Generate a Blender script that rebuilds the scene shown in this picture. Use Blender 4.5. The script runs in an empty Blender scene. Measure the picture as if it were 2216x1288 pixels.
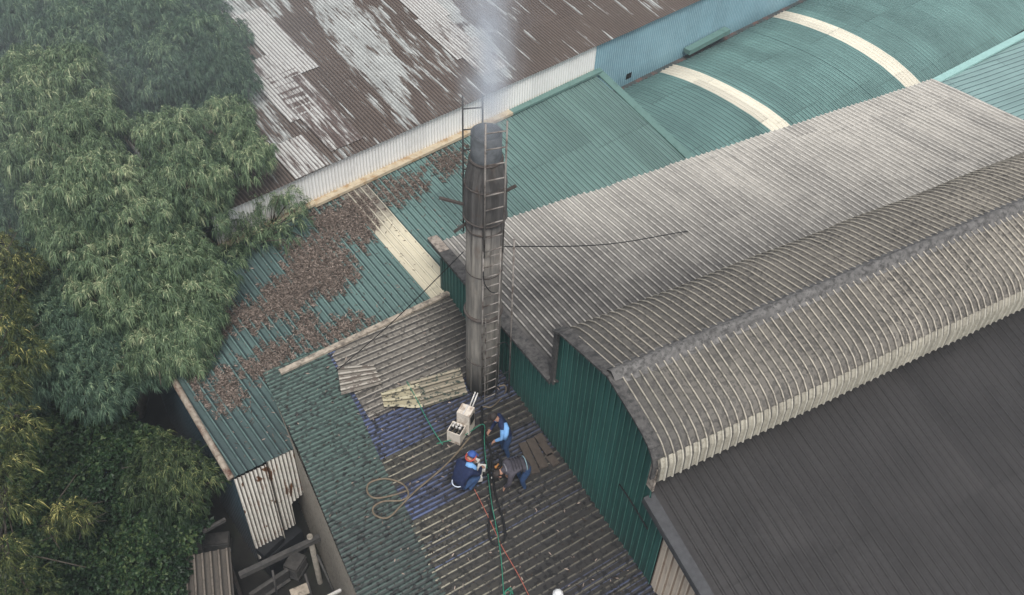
import bpy, bmesh, math, random
import numpy as np
from mathutils import Matrix, Vector
rng = np.random.default_rng(7); random.seed(7)
SC = bpy.context.scene; COL = SC.collection
# ------------------------------------------------------------------ camera
CC = np.array([1108., 644.]); FP = 2010.; H = 24.0          # focal length in photo pixels, camera height
_dA = np.array([4892., -1774., FP]); UP = -np.array([-98., 2006., FP]); UP /= np.linalg.norm(UP)
_A = _dA - _dA.dot(UP) * UP; _A /= np.linalg.norm(_A); _B = np.cross(UP, _A)
R = np.array([_A, _B, UP]); CAMP = np.array([0., 0., H])
cam = bpy.data.cameras.new('camera'); camo = bpy.data.objects.new('camera', cam); COL.objects.link(camo)
cam.sensor_width = 36.0; cam.lens = FP / 2216. * 36.; cam.clip_start = 0.1; cam.clip_end = 3000
_m = np.eye(4); _m[:3, 0] = R[:, 0]; _m[:3, 1] = -R[:, 1]; _m[:3, 2] = -R[:, 2]; _m[:3, 3] = CAMP
camo.matrix_world = Matrix(_m.tolist()); SC.camera = camo
# ------------------------------------------------------------------ sky, sun, exposure
W = bpy.data.worlds.new('World'); SC.world = W; W.use_nodes = True
_n = W.node_tree.nodes; _l = W.node_tree.links; _n.clear()
_o = _n.new('ShaderNodeOutputWorld'); _b = _n.new('ShaderNodeBackground'); _s = _n.new('ShaderNodeTexSky')
SUN_EL, SUN_AZ = math.radians(62), math.radians(-108)         # azimuth measured from +X towards +Y
_s.sky_type = 'NISHITA'; _s.sun_disc = False; _s.sun_elevation = SUN_EL; _s.sun_rotation = math.pi / 2 - SUN_AZ
_s.dust_density = 4.0; _s.air_density = 1.0; _s.ozone_density = 1.0
_h = _n.new('ShaderNodeHueSaturation'); _h.inputs['Saturation'].default_value = 0.35
_l.new(_s.outputs[0], _h.inputs['Color']); _l.new(_h.outputs[0], _b.inputs[0]); _b.inputs[1].default_value = 0.09
_l.new(_b.outputs[0], _o.inputs[0])
sun = bpy.data.lights.new('sun', 'SUN'); sun.energy = 1.4; sun.angle = math.radians(20); sun.color = (1, 0.97, 0.92)
suno = bpy.data.objects.new('sun', sun); COL.objects.link(suno)
_d = Vector((math.cos(SUN_EL) * math.cos(SUN_AZ), math.cos(SUN_EL) * math.sin(SUN_AZ), math.sin(SUN_EL)))
suno.rotation_euler = _d.to_track_quat('Z', 'Y').to_euler(); suno.location = (20, 20, 60)
vs = SC.view_settings; vs.view_transform = 'Standard'; vs.look = 'None'; vs.gamma = 1; vs.use_curve_mapping = False
vs.exposure = 0.8
SC.cycles.volume_bounces = 3; SC.cycles.max_bounces = 8; SC.cycles.volume_step_rate = 2.0
# ------------------------------------------------------------------ survey helpers: photo pixel -> point in the place
def ray(p): return R @ np.array([p[0] - CC[0], p[1] - CC[1], FP])
def atz(p, z):
    d = ray(p); return CAMP + (z - H) / d[2] * d
def onx(p, x):
    d = ray(p); return CAMP + x / d[0] * d
def onplane(p, P0, n):
    d = ray(p); n = np.array(n); return CAMP + np.dot(np.array(P0) - CAMP, n) / d.dot(n) * d
def onaxis(p, xy):
    d = ray(p); t = (d[0] * xy[0] + d[1] * xy[1]) / (d[0] ** 2 + d[1] ** 2); return H + t * d[2]
def proj(P):
    v = (np.asarray(P) - CAMP) @ R; return CC + FP * v[..., :2] / v[..., 2:3]
def sdist(q, poly):                                          # signed pixel distance, inside positive
    q = np.asarray(q, float); poly = np.asarray(poly, float); ins = np.zeros(len(q), bool); dm = np.full(len(q), 1e9)
    for a, b in zip(poly, np.roll(poly, -1, 0)):
        e = b - a; t = np.clip(((q - a) @ e) / max(e @ e, 1e-9), 0, 1); dm = np.minimum(dm, np.hypot(*(q - a - t[:, None] * e).T))
        c = ((a[1] > q[:, 1]) != (b[1] > q[:, 1]))
        with np.errstate(divide='ignore', invalid='ignore'):
            x = (b[0] - a[0]) * (q[:, 1] - a[1]) / (b[1] - a[1]) + a[0]
        ins ^= c & (q[:, 0] < x)
    return np.where(ins, dm, -dm)
def dirv(az, el=0.):
    a, e = math.radians(az), math.radians(el); return np.array([math.cos(a) * math.cos(e), math.sin(a) * math.cos(e), math.sin(e)])
# ------------------------------------------------------------------ object helpers
def tag(o, label=None, cat=None, group=None, kind=None):
    for k, v in (('label', label), ('category', cat), ('group', group), ('kind', kind)):
        if v: o[k] = v
    return o
def thing(name, loc, label, cat, group=None):
    o = bpy.data.objects.new(name, None); o.location = [float(v) for v in loc]; o.empty_display_size = .3; COL.objects.link(o)
    return tag(o, label, cat, group)
_emp = {}
def root_loc(o):
    while o.parent: o = o.parent
    return o.location
def link(name, me, mat, parent=None, M=None, smooth=False):
    o = bpy.data.objects.new(name, me); COL.objects.link(o)
    for m in (mat if isinstance(mat, (list, tuple)) else [mat]): me.materials.append(m)
    me.polygons.foreach_set('use_smooth', [bool(smooth)] * len(me.polygons))
    if M is not None: o.matrix_basis = M
    if parent is not None:
        o.parent = parent
        L = root_loc(parent).copy()
        if parent.parent is not None and parent.type == 'MESH':   # sub-part: parent mesh has its own basis
            o.matrix_parent_inverse = parent.matrix_basis.inverted()
        else: o.matrix_parent_inverse = Matrix.Translation(-L)
    return o
def npmesh(name, V, F):
    me = bpy.data.meshes.new(name); V = np.asarray(V, np.float32); F = np.asarray(F, np.int32)
    me.vertices.add(len(V)); me.vertices.foreach_set('co', V.ravel())
    k = F.shape[1]; me.loops.add(F.size); me.loops.foreach_set('vertex_index', F.ravel())
    me.polygons.add(len(F)); me.polygons.foreach_set('loop_start', np.arange(len(F), dtype=np.int32) * k)
    me.update(calc_edges=True); return me
def setattr_f(me, name, arr):
    a = me.attributes.new(name, 'FLOAT', 'POINT'); a.data.foreach_set('value', np.asarray(arr, np.float32))
class MB:                                                    # collects boxes, bars, tubes, then one mesh
    def __init__(s): s.v = []; s.f = []
    def add(s, V, F):
        k = len(s.v); s.v += [tuple(float(c) for c in p) for p in V]; s.f += [tuple(i + k for i in f) for f in F]; return s
    def box(s, c, size, az=0, tilt=None):
        x, y, z = [v / 2 for v in size]; M = Matrix.Rotation(math.radians(az), 3, 'Z')
        if tilt is not None: M = M @ tilt
        P = [Vector(c) + M @ Vector((a * x, b * y, d * z)) for d in (-1, 1) for b in (-1, 1) for a in (-1, 1)]
        return s.add(P, [(0, 2, 3, 1), (4, 5, 7, 6), (0, 1, 5, 4), (2, 6, 7, 3), (0, 4, 6, 2), (1, 3, 7, 5)])
    def bar(s, a, b, w, h, up=(0, 0, 1)):
        a, b, up = Vector(a), Vector(b), Vector(up); d = (b - a).normalized(); sx = d.cross(up).normalized() * w / 2; sz = sx.cross(d).normalized() * h / 2
        P = [p + i * sx + j * sz for p in (a, b) for (i, j) in ((-1, -1), (1, -1), (1, 1), (-1, 1))]
        return s.add(P, [(3, 2, 1, 0), (4, 5, 6, 7), (0, 1, 5, 4), (1, 2, 6, 5), (2, 3, 7, 6), (3, 0, 4, 7)])
    def tube(s, pts, r, n=8, cap=True):
        pts = [Vector(p) for p in pts]; rs = r if isinstance(r, (list, tuple, np.ndarray)) else [r] * len(pts); k = len(s.v); u = None
        for i, p in enumerate(pts):
            d = (pts[min(i + 1, len(pts) - 1)] - pts[max(i - 1, 0)]).normalized()
            u = d.orthogonal().normalized() if u is None else (u - d * u.dot(d)).normalized(); w = d.cross(u)
            for j in range(n):
                a = 2 * math.pi * j / n; s.v.append(tuple(p + (u * math.cos(a) + w * math.sin(a)) * rs[i]))
        for i in range(len(pts) - 1):
            for j in range(n): s.f.append((k + i * n + j, k + i * n + (j + 1) % n, k + (i + 1) * n + (j + 1) % n, k + (i + 1) * n + j))
        if cap:
            s.f.append(tuple(k + j for j in reversed(range(n)))); s.f.append(tuple(k + (len(pts) - 1) * n + j for j in range(n)))
        return s
    def lathe(s, c, prof, n=32, cap=True):
        k = len(s.v)
        for r, z in prof:
            for j in range(n): a = 2 * math.pi * j / n; s.v.append((c[0] + r * math.cos(a), c[1] + r * math.sin(a), z))
        m = len(prof)
        for i in range(m - 1):
            for j in range(n): s.f.append((k + i * n + j, k + i * n + (j + 1) % n, k + (i + 1) * n + (j + 1) % n, k + (i + 1) * n + j))
        if cap: s.f.append(tuple(k + j for j in reversed(range(n)))); s.f.append(tuple(k + (m - 1) * n + j for j in range(n)))
        return s
    def build(s, name, mat, parent=None, smooth=False):
        me = bpy.data.meshes.new(name); me.from_pydata(s.v, [], s.f); me.update(); return link(name, me, mat, parent, None, smooth)
def smooth_pts(P, n=6):                                      # Catmull-Rom through points
    P = [np.array(p, float) for p in P]; Q = [2 * P[0] - P[1]] + P + [2 * P[-1] - P[-2]]; out = []
    for i in range(1, len(Q) - 2):
        for t in np.linspace(0, 1, n, endpoint=False):
            a, b, c, d = Q[i - 1:i + 3]; out.append(.5 * (2 * b + (c - a) * t + (2 * a - 5 * b + 4 * c - d) * t * t + (3 * b - a - 3 * c + d) * t ** 3))
    return out + [P[-1]]
# ------------------------------------------------------------------ materials
class NT:
    def __init__(s, name):
        s.m = bpy.data.materials.new(name); s.m.use_nodes = True; s.t = s.m.node_tree; s.p = s.t.nodes['Principled BSDF']; s.out = s.t.nodes['Material Output']; s._tc = None
    def n(s, typ, **kw):
        nd = s.t.nodes.new(typ)
        for k, v in kw.items(): setattr(nd, k, v)
        return nd
    def L(s, a, b): s.t.links.new(a, b)
    def inp(s, nd, i, v):
        if v is None: return
        if hasattr(v, 'is_output') or isinstance(v, bpy.types.NodeSocket): s.L(v, nd.inputs[i])
        else: nd.inputs[i].default_value = v
    def obj(s):
        if s._tc is None: s._tc = s.n('ShaderNodeTexCoord')
        return s._tc.outputs['Object']
    def math(s, op, a, b=None, c=None):
        nd = s.n('ShaderNodeMath', operation=op); s.inp(nd, 0, a); s.inp(nd, 1, b); s.inp(nd, 2, c); return nd.outputs[0]
    def sep(s, v):
        nd = s.n('ShaderNodeSeparateXYZ'); s.L(v, nd.inputs[0]); return nd.outputs
    def scale(s, v, k):
        nd = s.n('ShaderNodeVectorMath', operation='MULTIPLY'); s.L(v, nd.inputs[0]); nd.inputs[1].default_value = k; return nd.outputs[0]
    def noise(s, v, sc, det=3, rough=.6, out='Fac'):
        nd = s.n('ShaderNodeTexNoise'); s.L(v, nd.inputs['Vector']); nd.inputs['Scale'].default_value = sc; nd.inputs['Detail'].default_value = det; nd.inputs['Roughness'].default_value = rough; return nd.outputs[out]
    def ramp(s, f, lo, hi, a=0., b=1.):
        nd = s.n('ShaderNodeMapRange'); nd.clamp = True; s.inp(nd, 0, f); nd.inputs[1].default_value = lo; nd.inputs[2].default_value = hi; nd.inputs[3].default_value = a; nd.inputs[4].default_value = b; return nd.outputs[0]
    def mix(s, f, a, b, mode='MIX'):
        nd = s.n('ShaderNodeMix', data_type='RGBA', blend_type=mode); s.inp(nd, 0, f)
        for i, v in ((6, a), (7, b)):
            if isinstance(v, (tuple, list)): nd.inputs[i].default_value = (*v[:3], 1)
            else: s.L(v, nd.inputs[i])
        return nd.outputs[2]
    def attr(s, name, out='Fac'):
        nd = s.n('ShaderNodeAttribute'); nd.attribute_name = name; return nd.outputs[out]
    def bump(s, h, st=.3, dist=.01):
        nd = s.n('ShaderNodeBump'); nd.inputs['Strength'].default_value = st; nd.inputs['Distance'].default_value = dist; s.L(h, nd.inputs['Height']); s.L(nd.outputs[0], s.p.inputs['Normal'])
    def fin(s, col, rough=.6, metal=0., spec=.3):
        s.inp(s.p, 'Base Color', (*col, 1) if isinstance(col, tuple) else col); s.inp(s.p, 'Roughness', rough); s.p.inputs['Metallic'].default_value = metal; s.p.inputs['Specular IOR Level'].default_value = spec; return s.m
def mat_plain(name, col, rough=.6, metal=0., var=.25, sc=6., dirt=None, dsc=3.):
    t = NT(name); o = t.obj(); c = t.mix(t.ramp(t.noise(o, sc, 5), .3, .7), tuple(v * (1 - var) for v in col), tuple(min(1, v * (1 + var)) for v in col))
    if dirt: c = t.mix(t.ramp(t.noise(o, dsc, 6, .7), .48, .62), c, dirt)
    t.bump(t.noise(o, sc * 4, 3), .2, .01); return t.fin(c, rough, metal)
def mat_rib(name, base, crest=None, valley=None, pitch=.2, cpos=.8, cw=.2, vw=.12, var=.2, streak=.25, speck=0., speck_col=(.02, .02, .02), speck_sc=14., soot=(.035, .032, .032), rough=.6, spots=0., second=None, sec_attr='c2', sec_noise=(9., 1.3, 9.), edge=.12, sec_amp=1.5, crest_soot=.7, rust=0., sheetw=.9, lap=3.3):
    """painted profiled sheet: x of the object runs across the ribs, y/z along them"""
    t = NT(name); o = t.obj(); xyz = t.sep(o)
    ph = t.math('FRACT', t.math('DIVIDE', xyz[0], pitch))
    long_ = t.scale(o, (5., .35, .35)); big = t.noise(o, .55, 4, .6); st = t.noise(long_, 1.6, 4, .65)
    c = t.mix(t.ramp(big, .3, .7), tuple(v * (1 - var) for v in base), tuple(min(1, v * (1 + var)) for v in base))
    row = t.math('DIVIDE', t.math('ADD', xyz[1], t.math('MULTIPLY', t.math('FLOOR', t.math('DIVIDE', xyz[0], sheetw * 3)), .37)), lap)
    cv = t.n('ShaderNodeCombineXYZ'); t.L(t.math('FLOOR', t.math('DIVIDE', xyz[0], sheetw)), cv.inputs[0]); t.L(t.math('FLOOR', row), cv.inputs[1]); wn_ = t.n('ShaderNodeTexWhiteNoise'); t.L(cv.outputs[0], wn_.inputs[0])
    c = t.mix(1., c, t.mix(wn_.outputs[0], (.83, .83, .83), (1.15, 1.15, 1.14)), 'MULTIPLY')
    fr_ = t.math('FRACT', row); seam_ = t.math('MULTIPLY', t.ramp(fr_, .0, .028, 1., 0.), t.ramp(t.noise(o, 1.7, 3), .35, .6, .15, .6)); c = t.mix(seam_, c, tuple(v * .3 for v in base))
    c = t.mix(t.math('MULTIPLY', t.ramp(st, .45, .75), streak), c, tuple(v * .45 for v in base))
    if valley is not None:                                    # dirt along the foot of each rib, with the rib's shade painted in
        d = t.math('ABSOLUTE', t.math('SUBTRACT', ph, (cpos + cw / 2 + vw * .5) % 1.0)); d = t.math('MINIMUM', d, t.math('SUBTRACT', 1., d)); f = t.math('MULTIPLY', t.ramp(d, vw * .4, vw * .75, 1., 0.), t.ramp(t.noise(o, 2.5, 4), .2, .6, .75, 1.)); c = t.mix(f, c, valley)
    if speck:
        nz = t.noise(o, speck_sc, 2, .6); f = t.math('MULTIPLY', t.ramp(nz, .5, .57), t.ramp(t.noise(o, .8, 3), .3, .62, speck * .45, speck)); c = t.mix(f, c, speck_col)
    if rust: c = t.mix(t.math('MULTIPLY', t.ramp(t.noise(t.scale(o, (1.6, .8, .8)), 2.2, 6, .75), .54, .62), rust), c, (.13, .05, .022))
    s = t.attr('soot'); nz = t.noise(o, 2.4, 5, .7)  # soot, plus the shade painted into the green shed roof
    c = t.mix(t.ramp(t.math('ADD', s, t.math('MULTIPLY', t.math('SUBTRACT', nz, .5), t.math('MULTIPLY', 1.2, t.math('MULTIPLY', s, t.math('SUBTRACT', 1.3, s))))), 0., 1.), c, soot)
    if crest is not None:
        d = t.math('ABSOLUTE', t.math('SUBTRACT', ph, cpos)); f = t.math('MULTIPLY', t.ramp(d, cw * .3, cw * .55, 1., 0.), t.ramp(t.noise(t.scale(o, (3., 1., 1.)), 4.5, 4, .7), .34, .52, .3, 1.))
        if speck: f = t.math('MULTIPLY', f, t.ramp(t.noise(o, 9., 2, .6), .52, .64, 1., .45))
        c = t.mix(t.math('MULTIPLY', f, t.math('SUBTRACT', 1., t.math('MULTIPLY', s, crest_soot))), c, crest)
    if second is not None:
        a = t.attr(sec_attr); nz = t.noise(t.scale(o, sec_noise), 1., 6, .7)
        f = t.ramp(t.math('ADD', a, t.math('MULTIPLY', t.math('SUBTRACT', nz, .5), sec_amp)), .5 - edge, .5 + edge)
        c2 = t.mix(t.ramp(t.noise(o, 1.3, 4), .3, .7), tuple(v * .75 for v in second), tuple(v * 1.2 for v in second)); dv_ = t.math('ABSOLUTE', t.math('SUBTRACT', ph, cpos)); vz = t.ramp(dv_, cw * .22, cw * .85, 0., .8); c2 = t.mix(vz, c2, tuple(v * .35 for v in second)); c = t.mix(f, c, c2)
    if spots:
        f = t.ramp(t.noise(o, 9., 2, .55), .545, .585); f2 = t.ramp(t.noise(o, 1.1, 3), .35, .6, .45, 1.); c = t.mix(t.math('MULTIPLY', t.math('MULTIPLY', f, f2), spots), c, (.006, .006, .007))
    t.bump(t.noise(o, 30, 3), .15, .004); return t.fin(c, rough)
# ------------------------------------------------------------------ profiled sheets
def prof_trap(p, h, a=.58, b=.68, c=.9): return p, [(0., 0.), (a, 0.), (b, h), (c, h)]
def prof_sin(p, h, n=6): return p, [(k / n, h * .5 * (1 - math.cos(2 * math.pi * k / n))) for k in range(n)]
def sweep(name, mat, org, az, path, u0, u1, prof, lo, hi, rows, parent=None, soot=None, c2=None, wob=.006, sheet=0., jag=0., smooth=False, off=0., top=False):
    """org = (x, y) ; path = [(y, z)] in a frame turned by az ; lo/hi = functions of u giving arc lengths along the path"""
    p, pts = prof; us = []; hs = []
    k0, k1 = int(math.floor(u0 / p)) - 1, int(math.ceil(u1 / p)) + 1
    for k in range(k0, k1):
        for fr, h in pts: us.append((k + fr) * p); hs.append(h)
    us = np.array(us); hs = np.array(hs); m = (us > u0) & (us < u1)
    us = np.concatenate([[u0], us[m], [u1]]); hs = np.concatenate([[hs[m][0]], hs[m], [hs[m][-1]]])
    P = np.array(path, float); seg = np.hypot(*np.diff(P, axis=0).T); S = np.concatenate([[0], np.cumsum(seg)])
    if len(P) > 2:                                           # round the path a little
        ss = np.linspace(0, S[-1], 160); Q = np.stack([np.interp(ss, S, P[:, i]) for i in (0, 1)], 1)
    else: ss = S; Q = P
    T = np.gradient(Q, ss, axis=0); T /= np.linalg.norm(T, axis=1)[:, None]; N = np.stack([-T[:, 1], T[:, 0]], 1)
    L = lo(us) if callable(lo) else np.full(len(us), float(lo)); Hh = hi(us) if callable(hi) else np.full(len(us), float(hi))
    if jag:
        cell = np.floor(us / (sheet or 1.)).astype(int); r = np.random.default_rng(3).normal(0, jag, cell.max() - cell.min() + 1); Hh = Hh + r[cell - cell.min()]
    t = np.linspace(0, 1, rows + 1); s = L[:, None] + (Hh - L)[:, None] * t[None]
    y = np.interp(s, ss, Q[:, 0]); z = np.interp(s, ss, Q[:, 1]); ny = np.interp(s, ss, N[:, 0]); nz = np.interp(s, ss, N[:, 1])
    U = np.repeat(us[:, None], rows + 1, 1)
    w = wob * (np.sin(U * 1.7 + s * .9) + np.sin(U * .63 - s * 1.9 + 1.3)) + off
    if sheet:
        cell = np.floor(U / sheet).astype(int); cell -= cell.min(); w = w + np.random.default_rng(5).uniform(-.006, .01, cell.max() + 1)[cell]
    hh = hs[:, None] + w; y = y + ny * hh; z = z + nz * hh
    V = np.stack([U, y, z], -1).reshape(-1, 3); n = rows + 1; i = np.arange(len(us) - 1)[:, None] * n + np.arange(rows)[None]; i = i.ravel()
    F = np.stack([i, i + n, i + n + 1, i + 1], 1)
    me = npmesh(name, V, F); M = Matrix.Translation((org[0], org[1], 0)) @ Matrix.Rotation(math.radians(az), 4, 'Z')
    ca, sa = math.cos(math.radians(az)), math.sin(math.radians(az)); Wd = np.stack([org[0] + ca * V[:, 0] - sa * V[:, 1], org[1] + sa * V[:, 0] + ca * V[:, 1], V[:, 2]], 1)
    px = proj(Wd)
    setattr_f(me, 'soot', soot(Wd, px) if callable(soot) else np.full(len(V), float(soot or 0.)))
    if c2 is not None: setattr_f(me, 'c2', c2(Wd, px))
    return link(name, me, mat, parent, M, smooth)
class Plane:                                                 # sloped roof plane: az of the ribs (uphill), elevation, point
    def __init__(s, P0, ribaz, el):
        s.P0 = np.array(P0); s.az = ribaz - 90; s.d = dirv(ribaz, el); s.h = dirv(s.az); s.n = np.cross(s.h, s.d); s.el = el
    def us(s, p): q = onplane(p, s.P0, s.n) - s.P0; return float(q @ s.h), float(q @ s.d)
    def pt(s, p): return onplane(p, s.P0, s.n)
    def path(s, a, b): e = math.radians(s.el); return [(a * math.cos(e), s.P0[2] + a * math.sin(e)), (b * math.cos(e), s.P0[2] + b * math.sin(e))]
def pl(*pts):                                                # piecewise linear function through (u, s) points
    P = sorted(pts); x = np.array([p[0] for p in P]); y = np.array([p[1] for p in P])
    def f(u):
        u = np.asarray(u, float); r = np.interp(u, x, y)
        if len(x) > 1:
            r = np.where(u < x[0], y[0] + (u - x[0]) * (y[1] - y[0]) / (x[1] - x[0] + 1e-9), r); r = np.where(u > x[-1], y[-1] + (u - x[-1]) * (y[-1] - y[-2]) / (x[-1] - x[-2] + 1e-9), r)
        return r
    return f
# px -> masks for dirt and painted shade
def blob(px, c, r, soft=1.): d = np.hypot((px[:, 0] - c[0]) / r[0], (px[:, 1] - c[1]) / r[1]); return np.clip(1 - (d - 1 + soft) / soft, 0, 1) if soft else (d < 1) * 1.
def lin(px, a, b): a = np.array(a, float); b = np.array(b, float); e = b - a; return np.clip(((px - a) @ e) / (e @ e), 0, 1)
def poly_mask(px, poly, soft=10.): return np.clip(.5 + sdist(px, poly) / soft, 0, 1)
#@@GROUND
ground_m = mat_plain('ground_soil', (.02, .0185, .0165), .95, var=.5, sc=.8, dirt=(.018, .02, .014), dsc=.4)
g = MB().add([(-900, -900, 0), (900, -900, 0), (900, 900, 0), (-900, 900, 0)], [(0, 1, 2, 3)]).build('ground', ground_m); tag(g, kind='structure')
#@@FACTORY
X0 = 8.07
fac = thing('factory_building', (X0, 9.4, 0), 'long grey sheet metal factory with raised ridge vent and dark green gable wall', 'building')
GREEN = (.024, .10, .086)
gray_far = mat_rib('weathered_grey_sheet', (.49, .465, .42), crest=(.66, .63, .57), valley=(.17, .16, .15), pitch=.2, cpos=.79, cw=.26, vw=.26, var=.16, streak=.75, speck=.15, speck_col=(.13, .125, .12), speck_sc=9, soot=(.04, .037, .037))
gray_mon = mat_rib('mossy_grey_sheet', (.21, .192, .165), crest=(.55, .50, .41), valley=(.09, .083, .075), pitch=.2, cpos=.78, cw=.17, vw=.16, var=.2, streak=.3, speck=.75, speck_col=(.035, .032, .03), speck_sc=11, crest_soot=.5, soot=(.06, .057, .054))
cream_fascia = mat_rib('cream_fascia_sheet', (.40, .375, .31), crest=(.56, .53, .45), valley=(.06, .055, .05), pitch=.2, cpos=.78, cw=.24, vw=.3, streak=.7, speck=.5, speck_col=(.2, .185, .15), soot=(.1, .09, .08))
dark_roof = mat_rib('sooty_dark_sheet', (.033, .0305, .0305), crest=(.054, .05, .049), valley=(.007, .0065, .0065), pitch=.228, cpos=.86, cw=.1, vw=.15, var=.2, streak=.5, speck=.25, speck_col=(.055, .054, .054), speck_sc=12, rough=.45)
green_wall = mat_rib('dark_green_wall_sheet', GREEN, crest=(.10, .25, .21), valley=(.008, .05, .042), pitch=.2, cpos=.76, cw=.13, vw=.1, var=.2, streak=.4)
beige_wall = mat_rib('beige_wall_sheet', (.60, .51, .41), crest=(.66, .57, .46), valley=(.22, .17, .13), pitch=.2, cpos=.79, cw=.22, vw=.14, var=.1, streak=.35, rust=.25)
trim_m = mat_plain('grimy_trim', (.08, .076, .073), .8, var=.35, sc=9, dirt=(.03, .03, .03), dsc=7)
lightblock_m = mat_plain('pale_flashing', (.36, .31, .26), .7, var=.3, sc=8, dirt=(.1, .08, .07), dsc=5)
def soot_gray(Wd, px):
    s = 1.0 * np.clip(1 - np.hypot((px[:, 0] - 1200) / 480, (px[:, 1] - 640) / 210), 0, 1) ** .7
    s = np.maximum(s, 1. * np.clip(1.15 - (Wd[:, 1] - 11.4) / 6.2, 0, 1) * np.clip(1.2 - (Wd[:, 0] - 8) / 20, .45, 1))
    s = np.maximum(s, .68 * np.clip(1.15 - (Wd[:, 0] - 8) / 8., 0, 1) * np.clip(1.5 - (Wd[:, 1] - 11.4) / 7., 0, 1))
    return np.clip(s, 0, .9)
far_path = [(11.3, 7.46), (17.95, 6.52)]; farL = math.hypot(6.65, .94)
sweep('roof', gray_far, (0, 0), 0, far_path, 7.95, 27.7, prof_trap(.2, .04), 0, farL, 40, fac, soot=soot_gray, sheet=1., jag=.03, c2=None)
near_path = [(-1.0, 5.36), (9.2, 8.012)]; nearL = math.hypot(10.2, 2.652)
sweep('roof', dark_roof, (0, 0), 0, near_path, 7.98, 27.7, prof_trap(.228, .022, .72, .79, .93), 0, lambda u: np.where(u < 8.15, 8.96, nearL), 30, fac, soot=0., sheet=1.)
mon_path = [(11.5, 8.4), (11.5, 8.9), (11.4, 9.08), (11.15, 9.26), (10.8, 9.40), (10.26, 9.54), (9.40, 9.76), (8.42, 9.53), (8.05, 9.42), (7.80, 9.29), (7.64, 9.12), (7.55, 8.92), (7.53, 8.46)]
mon_path = mon_path[::-1]; _S = np.concatenate([[0], np.cumsum(np.hypot(*np.diff(np.array(mon_path), axis=0).T))])
vent = sweep('ridge_vent', gray_mon, (0, 0), 0, mon_path, 7.98, 27.7, prof_trap(.2, .04, .66, .72, .84), _S[2] - .06, _S[-1], 70, fac, soot=lambda Wd, px: .25 * np.clip(1 - (Wd[:, 0] - 8) / 1.2, 0, 1) + .62 * np.clip(1.05 - (Wd[:, 0] - 8) / 12.5, 0, 1), sheet=1.)
sweep('vent_fascia', cream_fascia, (0, 0), 0, mon_path, 7.98, 27.7, prof_trap(.2, .04, .66, .72, .84), 0, _S[2] - .03, 6, vent, soot=0., sheet=1.)
cap = MB()
rx = list(np.arange(7.95, 27.8, 2.2)) + [27.8]
for a, b in zip(rx[:-1], rx[1:]):
    P = []
    for x in (a, b + .06):
        zz = 9.80 + .01 * math.sin(a * 3)
        P += [(x, 9.4 + y, zz + z) for y, z in ((-.25, -.08), (-.16, -.04), (-.11, .05), (0, .11), (.11, .05), (.16, -.04), (.25, -.08))]
    cap.add(P, [(i, i + 1, i + 8, i + 7) for i in range(6)])
cap.build('ridge_cap', mat_plain('ridge_cap_metal', (.13, .125, .12), .6, var=.4, sc=7, dirt=(.05, .048, .046), dsc=9), vent, True)
def gtop(Y):
    Y = np.asarray(Y); xs = np.array([-1, 7.60, 7.62, 7.66, 7.78, 8.05, 8.4, 9.38, 10.3, 11.2, 11.44, 11.45, 17.7]); zs = np.array([5.3, 7.52, 7.55, 8.68, 9.02, 9.26, 9.42, 9.66, 9.46, 9.2, 9.02, 7.38, 6.5]); return np.interp(Y, xs, zs)
sweep('gable_wall', green_wall, (X0, 0), -90, [(0, 0), (0, 11)], -17.6, -7.02, prof_trap(.2, .03, .66, .7, .82), 0, lambda u: gtop(-u), 20, fac, soot=lambda Wd, px: .35 * np.clip(1 - (Wd[:, 2] - 5.05) / .8, 0, 1), wob=.003)
sweep('gable_wall', beige_wall, (X0, 0), -90, [(0, 0), (0, 11)], -7.02, 1., prof_trap(.2, .03), 0, lambda u: gtop(-u), 20, fac, soot=0., wob=.003)
def strip(pts, w, h, name, mat, parent, xoff=0.):
    b = MB()
    for p, q in zip(pts[:-1], pts[1:]): b.bar(p, q, w, h, up=(0, -(q[2] - p[2]), q[1] - p[1]) if abs(q[1] - p[1]) > .05 else (0, 1, 0))
    return b.build(name, mat, parent)
strip([(X0 - .06, 11.47, 7.47), (X0 - .06, 18.05, 6.58)], .34, .06, 'verge_trim', trim_m, fac)
strip([(X0 - .06, 17.3, 6.70), (X0 - .06, 18.1, 6.585)], .3, .05, 'verge_trim', lightblock_m, fac)
strip([(X0 - .13, 11.5, 7.36), (X0 - .13, 18.0, 6.45)], .03, .2, 'verge_trim', trim_m, fac)
vp = [(11.48, 9.12), (11.2, 9.29), (10.3, 9.54), (9.4, 9.77), (8.42, 9.54), (8.05, 9.42), (7.8, 9.28), (7.66, 9.12), (7.6, 8.92), (7.6, 8.55)]
strip([(X0 - .05, y, z) for y, z in vp], .3, .05, 'verge_trim', trim_m, fac)
MB().box((X0 - .1, 11.44, 8.22), (.06, .16, 1.72)).build('corner_trim', trim_m, fac)
MB().box((X0 - .07, 7.66, 8.45), (.05, .2, .75)).build('corner_flashing', lightblock_m, fac)
strip([(X0 - .02, 7.7, 7.7), (X0 - .02, -1, 5.43)], .26, .06, 'verge_trim', mat_plain('grey_verge', (.055, .056, .06), .7, sc=7), fac)
strip([(X0 - .14, 7.7, 7.62), (X0 - .14, -1, 5.35)], .03, .14, 'verge_trim', bpy.data.materials['grey_verge'], fac)
MB().box((27.6, 12.9, 3.05), (.1, 9, 6.1)).box((17.8, 17.55, 3.1), (19.6, .1, 6.2)).build('side_wall', mat_plain('side_wall_paint', (.05, .1, .09)), fac)
MB().box((17.9, 9.9, 8.1), (19.2, 1.2, .9)).build('vent_louvre', mat_plain('dark_louvre', (.02, .02, .02)), vent)
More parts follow.
